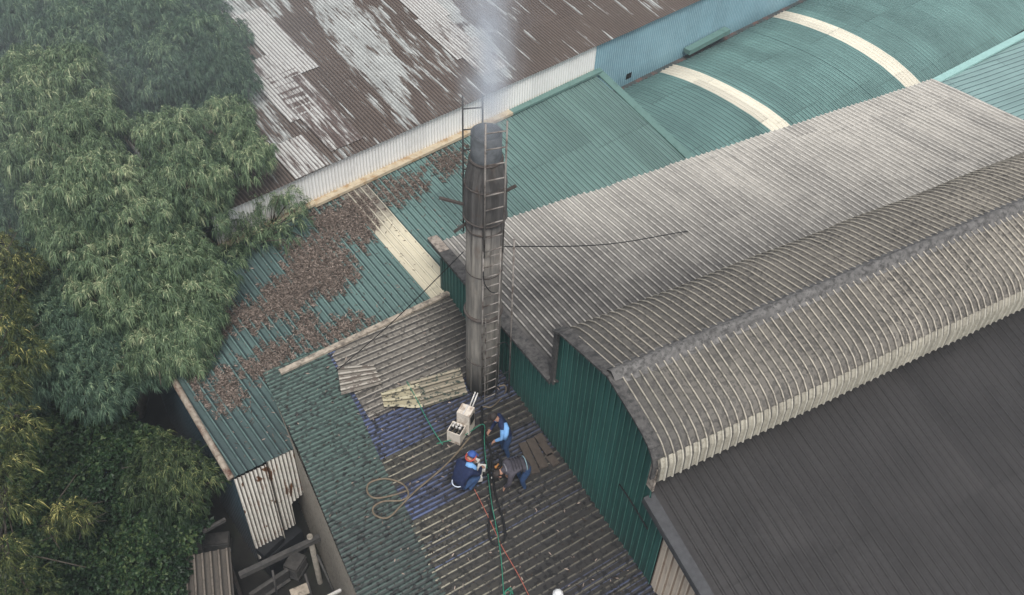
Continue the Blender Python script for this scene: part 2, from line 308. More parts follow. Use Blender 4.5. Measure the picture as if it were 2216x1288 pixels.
#@@GREENSHED
AZW = 12.37
g1 = Plane(atz((968, 640), 4.93), 101, 10.5)
shed = thing('green_shed', (4, 17, 0), 'low shed with green ribbed roof covered in fallen leaves, between factory and warehouse', 'building')
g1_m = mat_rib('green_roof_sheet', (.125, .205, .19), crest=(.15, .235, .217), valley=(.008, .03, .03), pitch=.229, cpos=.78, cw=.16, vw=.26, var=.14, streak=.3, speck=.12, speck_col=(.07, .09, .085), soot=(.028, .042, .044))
sky_m = mat_rib('cream_skylight_sheet', (.60, .55, .42), crest=(.66, .61, .48), valley=(.22, .19, .13), pitch=.229, cpos=.78, cw=.16, vw=.09, var=.1, streak=.3, soot=(.12, .11, .10))
A_ = lambda p: g1.us(p)
uL0, sL0 = A_((505, 1035)); uL1, sL1 = A_((370, 805)); uFR, sFR = A_((640, 970)); uT, sT = A_((668, 447)); uTR, sTR = A_((1293, 155)); uR, sR = A_((1500, 335))
uLT = uL1 + (uL1 - uL0) / (sL1 - sL0) * (sT - sL1)
hi_g1 = pl((uT, sT), (uTR, sTR)); ue, se = A_((1500, 352))
lo_pts = pl((uL0, sL0), (uFR, sFR))
def lo_g1(u):
    left = lo_pts(u)                                        # verge on the tree side, front eave, then tucked under its neighbours
    v = np.where(u < uL0, sL0 + (u - uL0) * (sT - sL0) / (uLT - uL0), left); v = np.where(u > uFR + .5, sFR + 0.0, v); return np.where(u > uTR, sTR + (u - uTR) * (se - sTR) / (ue - uTR), v)
def soot_shade_g1(Wd, px):
    s = .78 * lin(px, (980, 480), (470, 960)) ** 1.1 + .25 * np.clip(1 - np.hypot((px[:, 0] - 640) / 200, (px[:, 1] - 930) / 160), 0, 1) + .35 * blob(px, (520, 560), (190, 190))  # grime, with light fall-off to bottom left and shade beside the workshop painted in
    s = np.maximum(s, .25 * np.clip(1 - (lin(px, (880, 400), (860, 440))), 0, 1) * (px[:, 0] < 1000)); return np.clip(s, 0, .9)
sweep('roof', g1_m, g1.P0[:2], g1.az, g1.path(-9, 12), uL0 + .02, ue, prof_trap(.229, .035, .62, .68, .88), lambda u: lo_g1(u) + 9, lambda u: np.where(u < uLT, sL0 + (u - uL0) * (sT - sL0) / (uLT - uL0), hi_g1(u)) + 9, 60, shed, soot=soot_shade_g1, sheet=.92)
us0, ss0 = A_((929, 642)); us1, ss1 = A_((969, 612)); uq = A_((780, 412))
k0 = round(us0 / .229) * .229 - .02; k1 = k0 + .229 * 4 - .02
sweep('skylight_sheet', sky_m, g1.P0[:2], g1.az, g1.path(-9, 12), k0, k1, prof_trap(.229, .035, .62, .68, .88), lambda u: u * 0 + 9 - 1.2, lambda u: hi_g1(u) + 9 - .05, 50, shed, soot=lambda Wd, px: .85 * lin(px, (870, 505), (830, 440)), off=.012, sheet=.92)
gut_m = mat_plain('rusty_gutter', (.27, .23, .185), .8, var=.35, sc=7, dirt=(.1, .05, .035), dsc=3)
w2 = lambda u, s, dz=0: tuple(g1.P0 + g1.h * u + g1.d * s + np.array([0, 0, dz]))
MB().tube([w2(uL0 + (uLT - uL0) * t - .05, sL0 + (sT - sL0) * t, .03) for t in np.linspace(0, 1, 14)], .085, 10).build('verge_gutter', gut_m, shed, True)
rid_m = mat_plain('green_cap_metal', (.12, .21, .19), .5, var=.15, sc=4, dirt=(.09, .16, .145), dsc=4)
MB().bar(w2(uTR, sTR + .05, .06), w2(ue, se, .06), .3, .05).build('verge_cap', rid_m, shed)
sh_wall = mat_rib('blue_grey_side_sheet', (.05, .09, .115), pitch=.2, crest=None, valley=(.02, .035, .045), var=.2)
pa, pb = w2(uL0 + .05, sL0), w2(uLT, sT); azs = math.degrees(math.atan2(pb[1] - pa[1], pb[0] - pa[0])); Ls = math.hypot(pb[0] - pa[0], pb[1] - pa[1])
sweep('side_wall', sh_wall, pb[:2], azs + 180, [(0, 0), (0, 6.2)], 0, Ls, prof_trap(.2, .03), 0, lambda u: pb[2] - .08 + (pa[2] - pb[2]) * u / Ls, 8, shed, soot=lambda Wd, px: .8 * np.clip(1.1 - Wd[:, 2] / 3, 0, 1))
# rusty white front wall of two loose panels
fl, fr = g1.pt((505, 1035)), g1.pt((640, 970)); azf = math.degrees(math.atan2(fr[1] - fl[1], fr[0] - fl[0])); Lf = math.hypot(fr[0] - fl[0], fr[1] - fl[1])
front_m = mat_rib('rusty_white_sheet', (.55, .52, .46), crest=(.80, .77, .70), valley=(.06, .05, .045), pitch=.1, cpos=.5, cw=.45, vw=.3, var=.25, streak=.6, rust=.8, soot=(.06, .055, .05), second=(.14, .06, .025), sec_noise=(14., 5., 5.), edge=.1, sec_amp=1.6)
def c2_front(Wd, px):
    v = np.zeros(len(px)) - .3
    for c_, r_ in (((576, 1016), (24, 10)), ((560, 1036), (16, 12)), ((586, 1030), (10, 20)), ((525, 1052), (6, 10)), ((622, 1062), (10, 14)), ((630, 1060), (7, 30)), ((600, 1085), (40, 4)), ((660, 1040), (9, 20)), ((655, 1088), (22, 7)), ((575, 1140), (14, 4)), ((600, 1128), (8, 5)), ((530, 1108), (5, 9)), ((560, 1170), (14, 5)), ((640, 985), (12, 16))): v = np.maximum(v, 1.5 * blob(px, c_, r_) - .25)
    return v
zf = lambda u: (fl[2] + (fr[2] - fl[2]) * u / Lf) - .04
sweep('front_wall', front_m, fl[:2], azf, [(-.02, 0), (-.02, 6)], 0, .83, prof_sin(.1, .03, 8), lambda u: .75 + .25 * u + .04 * np.sin(u * 23), zf, 24, shed, soot=lambda Wd, px: .6 * np.clip(1 - (Wd[:, 2] - .8) / 1.2, 0, 1), wob=.012, smooth=True, c2=c2_front)
sweep('front_wall', front_m, fl[:2], azf, [(.05, 0), (.05, 6)], .87, Lf + .35, prof_sin(.1, .03), lambda u: np.where(u > 1.22, 2.35 + .5 * (u - 1.22), 1.35), zf, 24, shed, soot=lambda Wd, px: .35 * np.clip(1 - (Wd[:, 2] - 1.4) / 1.6, 0, 1), wob=.012, smooth=True, c2=c2_front)
#@@WAREHOUSE
wh = thing('rusty_warehouse', (8, 23, 0), 'tall warehouse with patched rusty roof, white wall and blue wall', 'building')
wa = g1.pt((668, 445)); wb = g1.pt((1292, 153)); wd = (wb - wa) * [1, 1, 0]; wd /= np.linalg.norm(wd); wn = np.array([-wd[1], wd[0], 0]); AZW = math.degrees(math.atan2(wd[1], wd[0]))
wu = lambda p: (lambda q: (float(q @ wd), float(q[2] + wa[2])))(onplane(p, wa, wn) - wa)
uEdge = wu((1288, 120))[0]; uLeft = wu((462, 490))[0]
white_m = mat_rib('white_wall_sheet', (.80, .795, .77), crest=(.84, .84, .83), valley=(.64, .63, .6), pitch=.115, cpos=.5, cw=.4, vw=.3, var=.05, streak=.12, soot=(.42, .33, .2))
blue_m = mat_rib('blue_wall_sheet', (.20, .34, .40), crest=(.31, .45, .50), valley=(.11, .24, .32), pitch=.115, cpos=.5, cw=.4, vw=.3, var=.22, streak=.2, soot=(.08, .17, .2))
ztop = lambda u: u * 0 + 7.03
sweep('wall', white_m, wa[:2], AZW, [(0, 0), (0, 12)], uLeft, uEdge, prof_sin(.115, .022), 5.2, ztop, 14, wh, soot=lambda Wd, px: .8 * np.clip(1 - (Wd[:, 2] - 5.9) / .22, 0, 1), wob=.004, smooth=True)
sweep('wall', blue_m, wa[:2], AZW, [(0, 0), (0, 12)], uEdge, 36., prof_sin(.115, .022), 4.3, ztop, 14, wh, soot=lambda Wd, px: .7 * np.clip(1 - (Wd[:, 2] - 4.7) / .6, 0, 1), wob=.004, smooth=True)
fl_m = mat_plain('ochre_rusted_flashing', (.46, .39, .28), .7, var=.15, sc=4, dirt=(.33, .22, .12), dsc=2.5)
W3 = lambda u, y, z: tuple(wa * [1, 1, 0] + wd * u + wn * y + np.array([0, 0, z]))
MB().bar(W3(0.1, -.13, 5.93), W3(8.0, -.13, 5.95), .26, .1).build('base_flashing', fl_m, wh)
MB().bar(W3(8.0, -.13, 5.94), W3(uEdge + .2, -.13, 5.96), .26, .09).build('base_flashing', rid_m, wh)
MB().bar(W3(-3.2, -.1, 5.9), W3(.1, -.1, 5.93), .2, .08).build('base_flashing', fl_m, wh)
g_tmp = [wu((1475, 118)), wu((1562, 75))]
MB().bar(W3(g_tmp[0][0], -.22, 5.02), W3(g_tmp[1][0], -.22, 5.12), .3, .2).build('wall_gutter', rid_m, wh)
MB().box(W3(uEdge + 2.0, -.01, 5.0), (.3, .04, .22), AZW).build('wall_hole', mat_plain('black_gap', (.01, .01, .01)), wh)
MB().bar(W3(uLeft, .05, 3.5), W3(uLeft - .3, 22, 3.5), .1, 6.9).build('end_wall', mat_plain('dark_end_wall', (.03, .05, .06)), wh)
wr = Plane(np.array(W3(0, -.14, 7.05)), AZW + 90, 10.)
rust_m = mat_rib('rusty_roof_sheet', (.085, .066, .056), crest=(.12, .095, .08), valley=(.035, .026, .023), pitch=.115, cpos=.5, cw=.45, vw=.3, var=.25, streak=.3, second=(.42, .435, .42), sec_noise=(7., .75, .75), edge=.08, sec_amp=2.2, soot=(.06, .055, .055))
T1 = [[(640, 0), (780, 0), (905, 130), (985, 170), (1100, 330), (1180, 465)], None]
def rust_c2(Wd, px):
    q = np.stack([(Wd - wr.P0) @ wr.h, (Wd - wr.P0) @ wr.d], 1); u, s = q.T
    col = np.floor(u / .85).astype(int); row = np.floor((s + .37 * (col % 3)) / 3.1).astype(int)
    r = np.random.default_rng(11).uniform(0, 1, (200, 60))[np.clip(col + 60, 0, 199), np.clip(row + 8, 0, 59)]
    v = .08 + .26 * r
    def P(poly, val, soft=14.): m = poly_mask(px, poly, soft); return np.maximum(v, val * m * (.66 + .42 * r))
    v = P([(640, -60), (745, -60), (790, 10), (880, 150), (905, 265), (870, 275), (790, 180), (700, 80)], 0.6)
    v = P([(660, -10), (760, -5), (850, 110), (905, 262), (880, 272), (740, 100)], .72)
    v = P([(440, -40), (600, -40), (640, 30), (560, 60), (520, 50), (470, 20)], .68)
    v = P([(520, 50), (575, 35), (680, 150), (640, 175), (600, 140)], .56)
    v = P([(625, 175), (650, 165), (720, 270), (760, 350), (740, 340), (680, 270)], .55)
    v = P([(500, 180), (560, 150), (620, 250), (660, 330), (620, 345), (560, 280)], .56)
    v = P([(1000, 50), (1060, 60), (1110, 170), (1060, 190), (990, 120)], .72)
    v = P([(850, -40), (960, -40), (1010, 50), (960, 70), (915, 55)], .85)
    v = P([(900, 20), (925, 30), (1000, 150), (975, 150)], .5)
    v = P([(790, 10), (830, 10), (900, 120), (880, 130)], .5)
    v = np.where(px[:, 0] > 1125, np.minimum(v, .14), v)
    v = P([(1375, -20), (1420, -20), (1440, 25), (1400, 20)], .5)
    tear = np.clip(1 - np.abs(np.mod(u, .85) - .04) / .09, 0, 1) * .62; v = np.maximum(v, tear * (np.sin(s * 2.1 + col) > -.55))
    return v
sweep('roof', rust_m, wr.P0[:2], wr.az, wr.path(0, 26), -3.6, 36., prof_sin(.115, .024, 5), lambda u: 0 - .0 * u, lambda u: u * 0 + 26., 110, wh, c2=rust_c2, soot=lambda Wd, px: .25 * blob(px, (1060, 190), (160, 200)), sheet=.85, smooth=True)
patch_m = mat_rib('pale_patch_sheet', (.37, .37, .355), crest=(.5, .5, .48), valley=(.13, .115, .11), pitch=.115, cpos=.5, cw=.5, vw=.3, var=.1, streak=.3, speck=.35, speck_col=(.2, .16, .14), second=(.12, .09, .08), sec_noise=(6., .8, .8), sec_amp=2.2)
for a, b, c2v in (((519, 53), (625, 172), .2), ((625, 176), (720, 330), .56), ((530, 160), (642, 262), .34), ((600, 340), (690, 395), .36), ((912, 60), (1020, 120), .3), ((990, 118), (1075, 155), .36), ((850, -10), (1010, 20), .0)):
    (ua, sa), (ub, sb) = wr.us(a), wr.us(b); u0 = min(ua, ub); s1, s0 = max(sa, sb), min(sa, sb); u0 = wr.us(b)[0] if False else u0
    uu = round(u0 / .115) * .115; wdt = 1.15
    s_lo = wr.us(b)[1]; s_hi = wr.us(a)[1] + (.4 if a[1] > 0 else 3)
    sweep('patch_sheet', patch_m, wr.P0[:2], wr.az, wr.path(0, 26), uu, uu + wdt, prof_sin(.115, .024, 5), s_lo, s_hi, 14, wh, off=.035, smooth=True, c2=lambda Wd, px, c=c2v: np.full(len(px), c), soot=0.)
#@@VAULT
vt = thing('vaulted_shed', (25, 22, 0), 'shed with curved green ribbed roof and cream skylight bands beside blue wall', 'building')
vm = mat_rib('green_vault_sheet', (.13, .23, .217), crest=(.16, .265, .25), valley=(.01, .035, .035), pitch=.21, cpos=.78, cw=.16, vw=.34, var=.16, streak=.35, speck=.1, speck_col=(.09, .15, .15), soot=(.05, .09, .09))
vs_m = mat_rib('cream_vault_sheet', (.68, .64, .53), crest=(.72, .68, .58), valley=(.52, .47, .37), pitch=.21, cpos=.78, cw=.16, vw=.09, var=.08, streak=.2, soot=(.28, .24, .2))
vpath = [(-10., 2.5), (-9., 3.25), (-8.2, 3.78), (-7.4, 4.24), (-6.5, 4.58), (-5.6, 4.84), (-4.7, 4.98), (-3.8, 5.03), (-3.0, 5.02), (-2.2, 4.97), (-1.5, 4.90), (-.9, 4.80), (-.35, 4.68), (-.12, 4.6)]
vL = float(np.sum(np.hypot(*np.diff(np.array(vpath), axis=0).T)))
def soot_v(Wd, px): return np.clip(.75 * np.clip(1 + ((Wd - wa) @ wn + .1) / 1.1, 0, 1) + .35 * blob(px, (1500, 270), (120, 70)), 0, .8)
sweep('vault_roof', vm, wa[:2], AZW, vpath, 12.1, 40., prof_trap(.21, .03, .62, .7, .88), lambda u: np.where(u > 25.6, 3.2, 0), vL, 56, vt, soot=soot_v, sheet=1.05)
for pL in ((1413, 157), (1657, 42)):
    u0 = math.floor((wu(pL)[0]) / .21) * .21 + .19
    sweep('skylight_sheet', vs_m, wa[:2], AZW, vpath, u0, u0 + .21 * 4.3, prof_trap(.21, .03, .62, .7, .88), 0, vL, 46, vt, off=.014, sheet=1.05, soot=lambda Wd, px: .8 * np.clip(1 + ((Wd - wa) @ wn - .0) / 1.6, 0, 1))
MB().bar(W3(13, -.08, 4.6), W3(38, -.08, 4.66), .24, .1).build('valley_gutter', mat_plain('dark_gutter', (.05, .06, .06), dirt=(.12, .07, .06), dsc=2), vt)
MB().bar(W3(13, -4, 1.5), W3(40, -4, 1.5), 6.5, 3.).build('wall', mat_plain('vault_wall', (.1, .17, .16)), vt)
# roof piece beyond the pale cap
sd = thing('side_shed', (34, 19, 0), 'pale green ribbed roof beyond the slanted cap strip at the factory end', 'building')
c0, c1 = atz((2040, 168), 4.75), atz((2235, 66), 4.75)
MB().bar(c0 - (c1 - c0) * .15, c1 + (c1 - c0) * .8, .3, .09).build('cap_strip', mat_plain('pale_green_cap', (.30, .50, .47), .5, var=.08), sd)
sm = mat_rib('pale_green_sheet', (.21, .32, .31), crest=(.25, .36, .35), valley=(.07, .12, .125), pitch=.25, cpos=.78, cw=.16, vw=.12, var=.1, streak=.2)
ca, cb = c0 - (c1 - c0) * .3, c1 + (c1 - c0) * 1.5; azr = 2.0
_ax = dirv(azr); _ay = dirv(azr + 90)
O2 = np.array([c0[0], c0[1], 0])
# ribs run along azr: the cross axis of the sheet is azr-90
cax = dirv(azr - 90)
def cap_s(u):
    e = (cb - ca)[:2]; a2 = (ca - O2)[:2]; r = _ax[:2]; c_ = cax[:2]; out = []
    for x in np.atleast_1d(u):
        M2 = np.array([[e[0], -r[0]], [e[1], -r[1]]]); t, s_ = np.linalg.solve(M2, x * c_ - a2); out.append(s_)
    return np.array(out)
side_s = lambda u: np.maximum(cap_s(u), (27.75 - O2[0] - np.asarray(u) * cax[0]) / _ax[0])
sweep('roof', sm, O2[:2], azr - 90, [(-30, 4.72 + .9), (0, 4.72), (40, 3.5)], -6., 9., prof_trap(.25, .03, .62, .7, .88), lambda u: side_s(u) + math.hypot(30, .9) + .1, lambda u: np.maximum(side_s(u) + .5, 16) + math.hypot(30, .9), 12, sd, soot=0.)
#@@WORKSHOP
ZR = 5.05
ws = thing('workshop', (5.2, 12.5, 0), 'low workshop with sooty patchwork roof of green, blue and khaki sheets around the chimney foot', 'building')
AZR = 4.0; rO = atz((1100, 1000), ZR)
def ru(p): q = atz(p, ZR) - rO; a = dirv(AZR); b = dirv(AZR + 90); return float(q @ b), float(q @ a)      # (across ribs, along ribs)
# frame: local x = across the ribs (towards the camera), local y = along them
def rsweep(name, m, pr, polyL, polyR, v0, v1, off, rows, soot, z=ZR, wob=.006, jag=0., sheet=.8):
    # polyL/polyR : (across, along) points for the two ends
    L = pl(*[(-a, b) for a, b in polyL]); Rr = pl(*[(-a, b) for a, b in polyR])
    return sweep(name, m, rO[:2], AZR - 90, [(-20, z), (20, z)], -v1, -v0, pr, lambda u: L(u) + 20, lambda u: Rr(u) + 20, rows, ws, soot=soot, off=off, wob=wob, sheet=sheet, jag=jag)
def soot_ws(Wd, px):
    s = .18 + .8 * lin(px, (850, 1030), (1070, 1010)) * np.clip((px[:, 1] - 820) / 80, 0, 1) + .35 * blob(px, (1080, 900), (230, 190)); s = np.maximum(s, .9 * lin(px, (850, 720), (1010, 690)) * (px[:, 1] < 830))
    s = s - .28 * np.clip((px[:, 1] - 1060) / 60, 0, 1) * (1 - lin(px, (1080, 1150), (1250, 1150))); return np.clip(s, .05, .93)
blue_s = mat_rib('blue_workshop_sheet', (.055, .074, .145), crest=(.095, .125, .235), valley=(.025, .028, .05), pitch=.125, cpos=.5, cw=.45, vw=.3, var=.25, streak=.4, spots=.9, speck=.85, speck_col=(.02, .02, .024), speck_sc=7, soot=(.026, .024, .024))
green_s = mat_rib('green_workshop_sheet', (.062, .105, .09), crest=(.09, .14, .12), valley=(.03, .05, .045), pitch=.125, cpos=.5, cw=.45, vw=.3, var=.15, streak=.25, spots=.85, speck=.3, speck_col=(.03, .04, .036), soot=(.032, .034, .034))
khaki_s = mat_rib('khaki_workshop_sheet', (.085, .08, .065), crest=(.37, .345, .265), valley=(.02, .019, .017), pitch=.21, cpos=.78, cw=.2, vw=.16, var=.25, streak=.5, spots=.85, crest_soot=.8, speck=.75, speck_col=(.022, .021, .02), soot=(.026, .024, .024))
taupe_s = mat_rib('taupe_workshop_sheet', (.22, .2, .172), crest=(.40, .37, .32), valley=(.04, .036, .033), pitch=.21, cpos=.78, cw=.18, vw=.2, var=.2, streak=.45, spots=.55, speck=.3, speck_col=(.06, .055, .05), soot=(.03, .028, .027))
eav = [ru(p) for p in ((574, 823), (647, 978), (700, 1110), (772, 1288), (800, 1360))]
jnt = [ru(p) for p in ((703, 772), (767, 890), (820, 1010), (886, 1135), (955, 1288), (985, 1360))]
top_v = ru((790, 717))[0]; top0 = ru((610, 805))[0]; wal = [ru(p) for p in ((975, 634), (1104, 833), (1290, 1100), (1410, 1268), (1470, 1350))]
bot = -6.5
trm = [ru(p) for p in ((703, 772), (790, 726), (880, 683), (972, 638))]
rsweep('roof_sheet', blue_s, prof_sin(.125, .028), trm + jnt[1:], [ru((980, 638))] + wal, bot, ru((972, 638))[0], .0, 40, soot_ws)
rsweep('roof_sheet', green_s, prof_sin(.125, .028), eav, [(a, b + .1) for a, b in jnt], bot, top_v + .03, .02, 24, lambda Wd, px: np.clip(.08 + .75 * lin(px, (700, 930), (790, 1180)), 0, .78))
def khaki(poly, m, off=.02, soot=soot_ws, jag=.08, pr=prof_trap(.21, .026, .66, .72, .84)):
    q = [ru(p) for p in poly]; n = len(q) // 2; v = [a for a, b in q]; return rsweep('roof_sheet', m, pr, q[:n], q[n:], min(v), max(v), off, 26, soot, jag=0.)
khaki([(970, 640), (880, 685), (790, 728), (715, 766), (735, 800), (770, 858), (985, 640), (1010, 680), (1030, 710), (1050, 735), (1060, 750), (1085, 780)], taupe_s, .03)                      # upper taupe sheets
khaki([(824, 996), (845, 1045), (1160, 850), (1190, 890)], khaki_s, .025)
khaki([(887, 1133), (918, 1205), (965, 1310), (1250, 960), (1330, 1070), (1440, 1240)], khaki_s, .03)
pm = mat_plain('weathered_timber_trim', (.36, .31, .25), .8, var=.3, sc=6, dirt=(.14, .12, .1), dsc=5)
MB().bar(atz((606, 806), ZR + .1), atz((972, 634), ZR + .1), .16, .07).build('ridge_trim', pm, ws)
e0, e1 = atz((580, 838), ZR), atz((778, 1310), ZR); aze = math.degrees(math.atan2(e1[1] - e0[1], e1[0] - e0[0])); Le = math.hypot(e1[0] - e0[0], e1[1] - e0[1])
wsw_m = mat_rib('grimy_wall_sheet', (.26, .235, .2), crest=(.33, .3, .25), valley=(.08, .07, .06), pitch=.1, cpos=.5, cw=.5, vw=.25, streak=.5, rust=.5, soot=(.04, .036, .033))
sweep('side_wall', wsw_m, e0[:2], aze, [(.06, 0), (.06, 5)], 0, Le, prof_sin(.1, .025), .2, ZR - .04, 10, ws, soot=lambda Wd, px: .75 * np.clip(1.2 - (Wd[:, 2] - 2) / 3, 0, 1), smooth=True)
MB().box((5.4, 16.2, 2.4), (5.2, .08, 4.9), AZR).build('back_wall', mat_plain('back_wall_paint', (.05, .07, .065)), ws)
#@@CHIMNEY
cb0 = atz((1041, 858), ZR); fw = np.array([.508, .861]); CX = cb0[:2] + fw * .42
ch = thing('chimney', (CX[0], CX[1], ZR), 'tall sooty steel chimney stack with wider sleeve near its smoking mouth', 'chimney')
zc = lambda y, x=1045: onaxis((x, y), CX)
z_top, z_n0, z_n1, z_sl, = zc(285), zc(338), zc(385), zc(462)
t = NT('sooty_chimney_steel'); o = t.obj(); xyz = t.sep(o); vst = t.noise(t.scale(o, (5, 5, .35)), 1.8, 5, .65); big = t.noise(o, 1.1, 4)
c = t.mix(t.ramp(vst, .35, .65), (.12, .113, .103), (.29, .268, .235)); c = t.mix(t.math('MULTIPLY', t.ramp(big, .45, .7), .7), c, (.12, .115, .11)); c = t.mix(t.ramp(xyz[2], z_sl - 1.2, z_sl + .1), c, t.mix(t.ramp(vst, .4, .7), (.058, .055, .053), (.135, .128, .122)))
c = t.mix(t.ramp(xyz[2], ZR + 1.0, ZR + .2), c, (.1, .095, .085)); c = t.mix(t.math('MULTIPLY', t.ramp(t.noise(t.scale(o, (1, 1, .5)), 3., 5, .7), .58, .68), .35), c, (.10, .06, .04))
t.bump(t.noise(o, 9, 4), .3, .02); ch_m = t.fin(c, .65)
rust_iron = mat_plain('rusty_iron', (.07, .06, .055), .8, var=.3, sc=9, dirt=(.06, .045, .038), dsc=4)
soot_m = mat_plain('soot_black_steel', (.075, .083, .09), .75, var=.3, sc=4, dirt=(.12, .13, .14), dsc=3)
r0 = .42
MB().lathe(CX, [(r0 * .98, ZR - .3), (r0, ZR + 1.6), (r0 * 1.0, zc(690)), (r0 * 1.01, zc(600)), (r0 * 1.0, z_sl + .2)], 40).build('shaft', ch_m, ch, True)
MB().lathe(CX, [(.30, z_n1 - .2), (.465, z_sl - .02), (.48, z_sl), (.475, z_sl + .5), (.455, z_n1)], 14).build('sleeve', ch_m, ch)
MB().lathe(CX, [(.455, z_n1), (.44, z_n1 + .12), (.345, z_n0)], 14).build('shoulder', ch_m, ch)
MB().lathe(CX, [(.33, z_n0 - .1), (.325, z_top), (.30, z_top), (.295, z_top - .5), (.02, z_top - .52)], 36, cap=False).build('mouth_pipe', soot_m, ch, True)
for y, rr, th in ((341, .345, .03), (392, .452, .02), (462, .478, .022), (485, .425, .022), (577, .425, .015), (668, .44, .045), (765, .425, .015)):
    MB().tube([(CX[0] + rr * math.cos(a), CX[1] + rr * math.sin(a), zc(y)) for a in np.linspace(0, 2 * math.pi, 33)], th, 6, False).build('band', rust_iron, ch, True)
for a in (200, 236, 262, 300, 330, 20, 60):
    d = dirv(a); P = [(CX[0] + d[0] * .422, CX[1] + d[1] * .422, z) for z in (ZR + .1, z_sl)]; MB().bar(P[0], P[1], .03, .02, up=tuple(d)).build('seam', ch_m, ch)
for a in (225, 255, 285, 315, 345, 15, 100, 160):
    d = dirv(a); MB().bar((CX[0] + d[0] * .475, CX[1] + d[1] * .475, z_sl), (CX[0] + d[0] * .455, CX[1] + d[1] * .455, z_n1), .04, .02, up=tuple(d)).build('seam', ch_m, ch)
def at_d(p, k=0.): # point seen at pixel p at the chimney's depth, k metres nearer
    n = np.array([fw[0], fw[1], 0]); return onplane(p, np.array([CX[0], CX[1], 0]) - n * k, n)
for a, b in (((950, 428), (1003, 442)), ((1085, 418), (1117, 402)), ((983, 502), (1012, 481))):
    MB().bar(at_d(a, .1), at_d(b, .1), .06, .05).build('bracket_arm', rust_iron, ch)
#@@LADDERS
lad_m = mat_plain('galvanised_steel', (.26, .24, .22), .55, .2, var=.25, sc=8, dirt=(.09, .07, .06), dsc=4)
lad_d = mat_plain('sooty_ladder_steel', (.06, .056, .055), .7, var=.3, sc=8)
def ladder(top, bot_, k, n, label, m, r=.021):
    tl, tr = [at_d(p, k) for p in top]; bl, br = [at_d(p, k) for p in bot_]
    L = thing('ladder', (bl + br) / 2, label, 'ladder')
    for a, b in ((tl, bl), (tr, br)): MB().tube([a, b], r, 8).build('rail', m, L, True)
    for i in range(n):
        s = (i + .6) / n; MB().tube([tl + (bl - tl) * s, tr + (br - tr) * s], r * .75, 6).build('rung', m, L, True)
    return L
ladder([(1051, 268), (1098, 262)], [(1048, 558), (1088, 545)], .52, 9, 'upper grey ladder section clamped to the chimney mouth', lad_m)
ladder([(1046, 545), (1084, 535)], [(1042, 872), (1073, 858)], .5, 17, 'long lower ladder section running down to the sooty roof', lad_m, .019)
ladder([(1001, 208), (1044, 205)], [(1003, 500), (1046, 492)], -.5, 7, 'dark ladder top standing behind the chimney mouth', lad_d, .02)
MB().tube([at_d((1051, 690), .62), at_d((1049, 870), .62)], .016, 8).build('steel_pipe', lad_m); tag(bpy.data.objects['steel_pipe'], 'short pale pipe lashed in front of the lower ladder', 'pipe')
pole = MB().tube([at_d((1113, 517), .45), at_d((1101, 857), .25)], .022, 8).build('steel_pole', lad_m, None, True); tag(pole, 'thin upright steel pole by the green wall beside the ladder', 'pole')
#@@CABLES
wire_m = mat_plain('black_cable', (.012, .012, .013), .6, var=.2)
hose_m = mat_plain('brown_hose', (.15, .12, .085), .7, var=.25, sc=8)
grn_m = mat_plain('green_rope_fibre', (.03, .20, .13), .8, var=.3, sc=20)
red_m = mat_plain('red_rope_fibre', (.33, .10, .07), .8, var=.3, sc=20)
def cable(name, pts, r, m, label, cat): return tag(MB().tube(smooth_pts(pts, 6), r, 6).build(name, m, None, True), label, cat)
onr = lambda *ps, dz=.06: [atz(p, ZR + dz) for p in ps]
cable('guy_wire', [at_d((1090, 534), .2), tuple(np.array((0, 0, -.22)) + .5 * (at_d((1090, 534), .2) + onplane((1488, 500), (0, 14.6, 7.05), (0, .14, 1)))), onplane((1488, 500), (0, 14.6, 7.05), (0, .14, 1))], .013, wire_m, 'dark guy wire sagging from the chimney across the grey roof', 'wire')
cable('guy_wire', [at_d((1003, 545), .1), tuple((at_d((1003, 545), .1) + atz((728, 803), ZR + .1)) / 2 + np.array((0, 0, -.12))), atz((728, 803), ZR + .1)], .012, wire_m, 'dark guy wire running from the chimney down past the cream skylight', 'wire')
cable('rubber_hose', onr((1018, 945), (985, 985), (950, 1020), (900, 1062), (872, 1090), (840, 1120), (812, 1115), (808, 1098), (830, 1085), (868, 1083), (884, 1070), (872, 1048), (835, 1036), (800, 1045), (795, 1065), (812, 1078), (850, 1072), (880, 1062), dz=.075), .024, hose_m, 'long brown hose lying in loose loops on the green roof sheets', 'hose')
cable('power_cable', onr((1062, 990), (1060, 1040), (1064, 1090), (1058, 1130), (1060, 1165), (1075, 1180), (1092, 1165), (1090, 1130), (1075, 1080), (1068, 1040), (1064, 985), (1048, 940), (1042, 880), dz=.09), .028, wire_m, 'thick black cable looped downhill below the crouching workers', 'cable')
cable('power_cable', onr((1040, 905), (1045, 960), (1052, 1010), (1060, 1060), (1066, 1110), (1080, 1150), dz=.12), .02, wire_m, 'straight black cable between the chimney foot and the looped cable', 'cable')
cable('wire_coil', onr((1088, 1000), (1075, 982), (1060, 990), (1058, 1010), (1072, 1018), (1085, 1008), (1080, 990), (1066, 985), dz=.1), .02, wire_m, 'coil of black wire lying in front of the bending worker', 'cable')
cable('green_rope', onr((945, 960), (1000, 945), (1045, 918), (1048, 950), (1050, 985), (1056, 1030), (1064, 1090), (1072, 1130), (1079, 1170), (1085, 1215), (1090, 1285), (1092, 1300), dz=.13), .011, grn_m, 'thin green rope running from the chimney foot off the roof', 'rope')
cable('green_rope', onr((1090, 1284), (1098, 1276), (1106, 1282), (1100, 1290), (1092, 1284), (1104, 1272), (1110, 1286), dz=.1), .011, grn_m, 'small tangle of bright green rope at the roof bottom', 'rope')
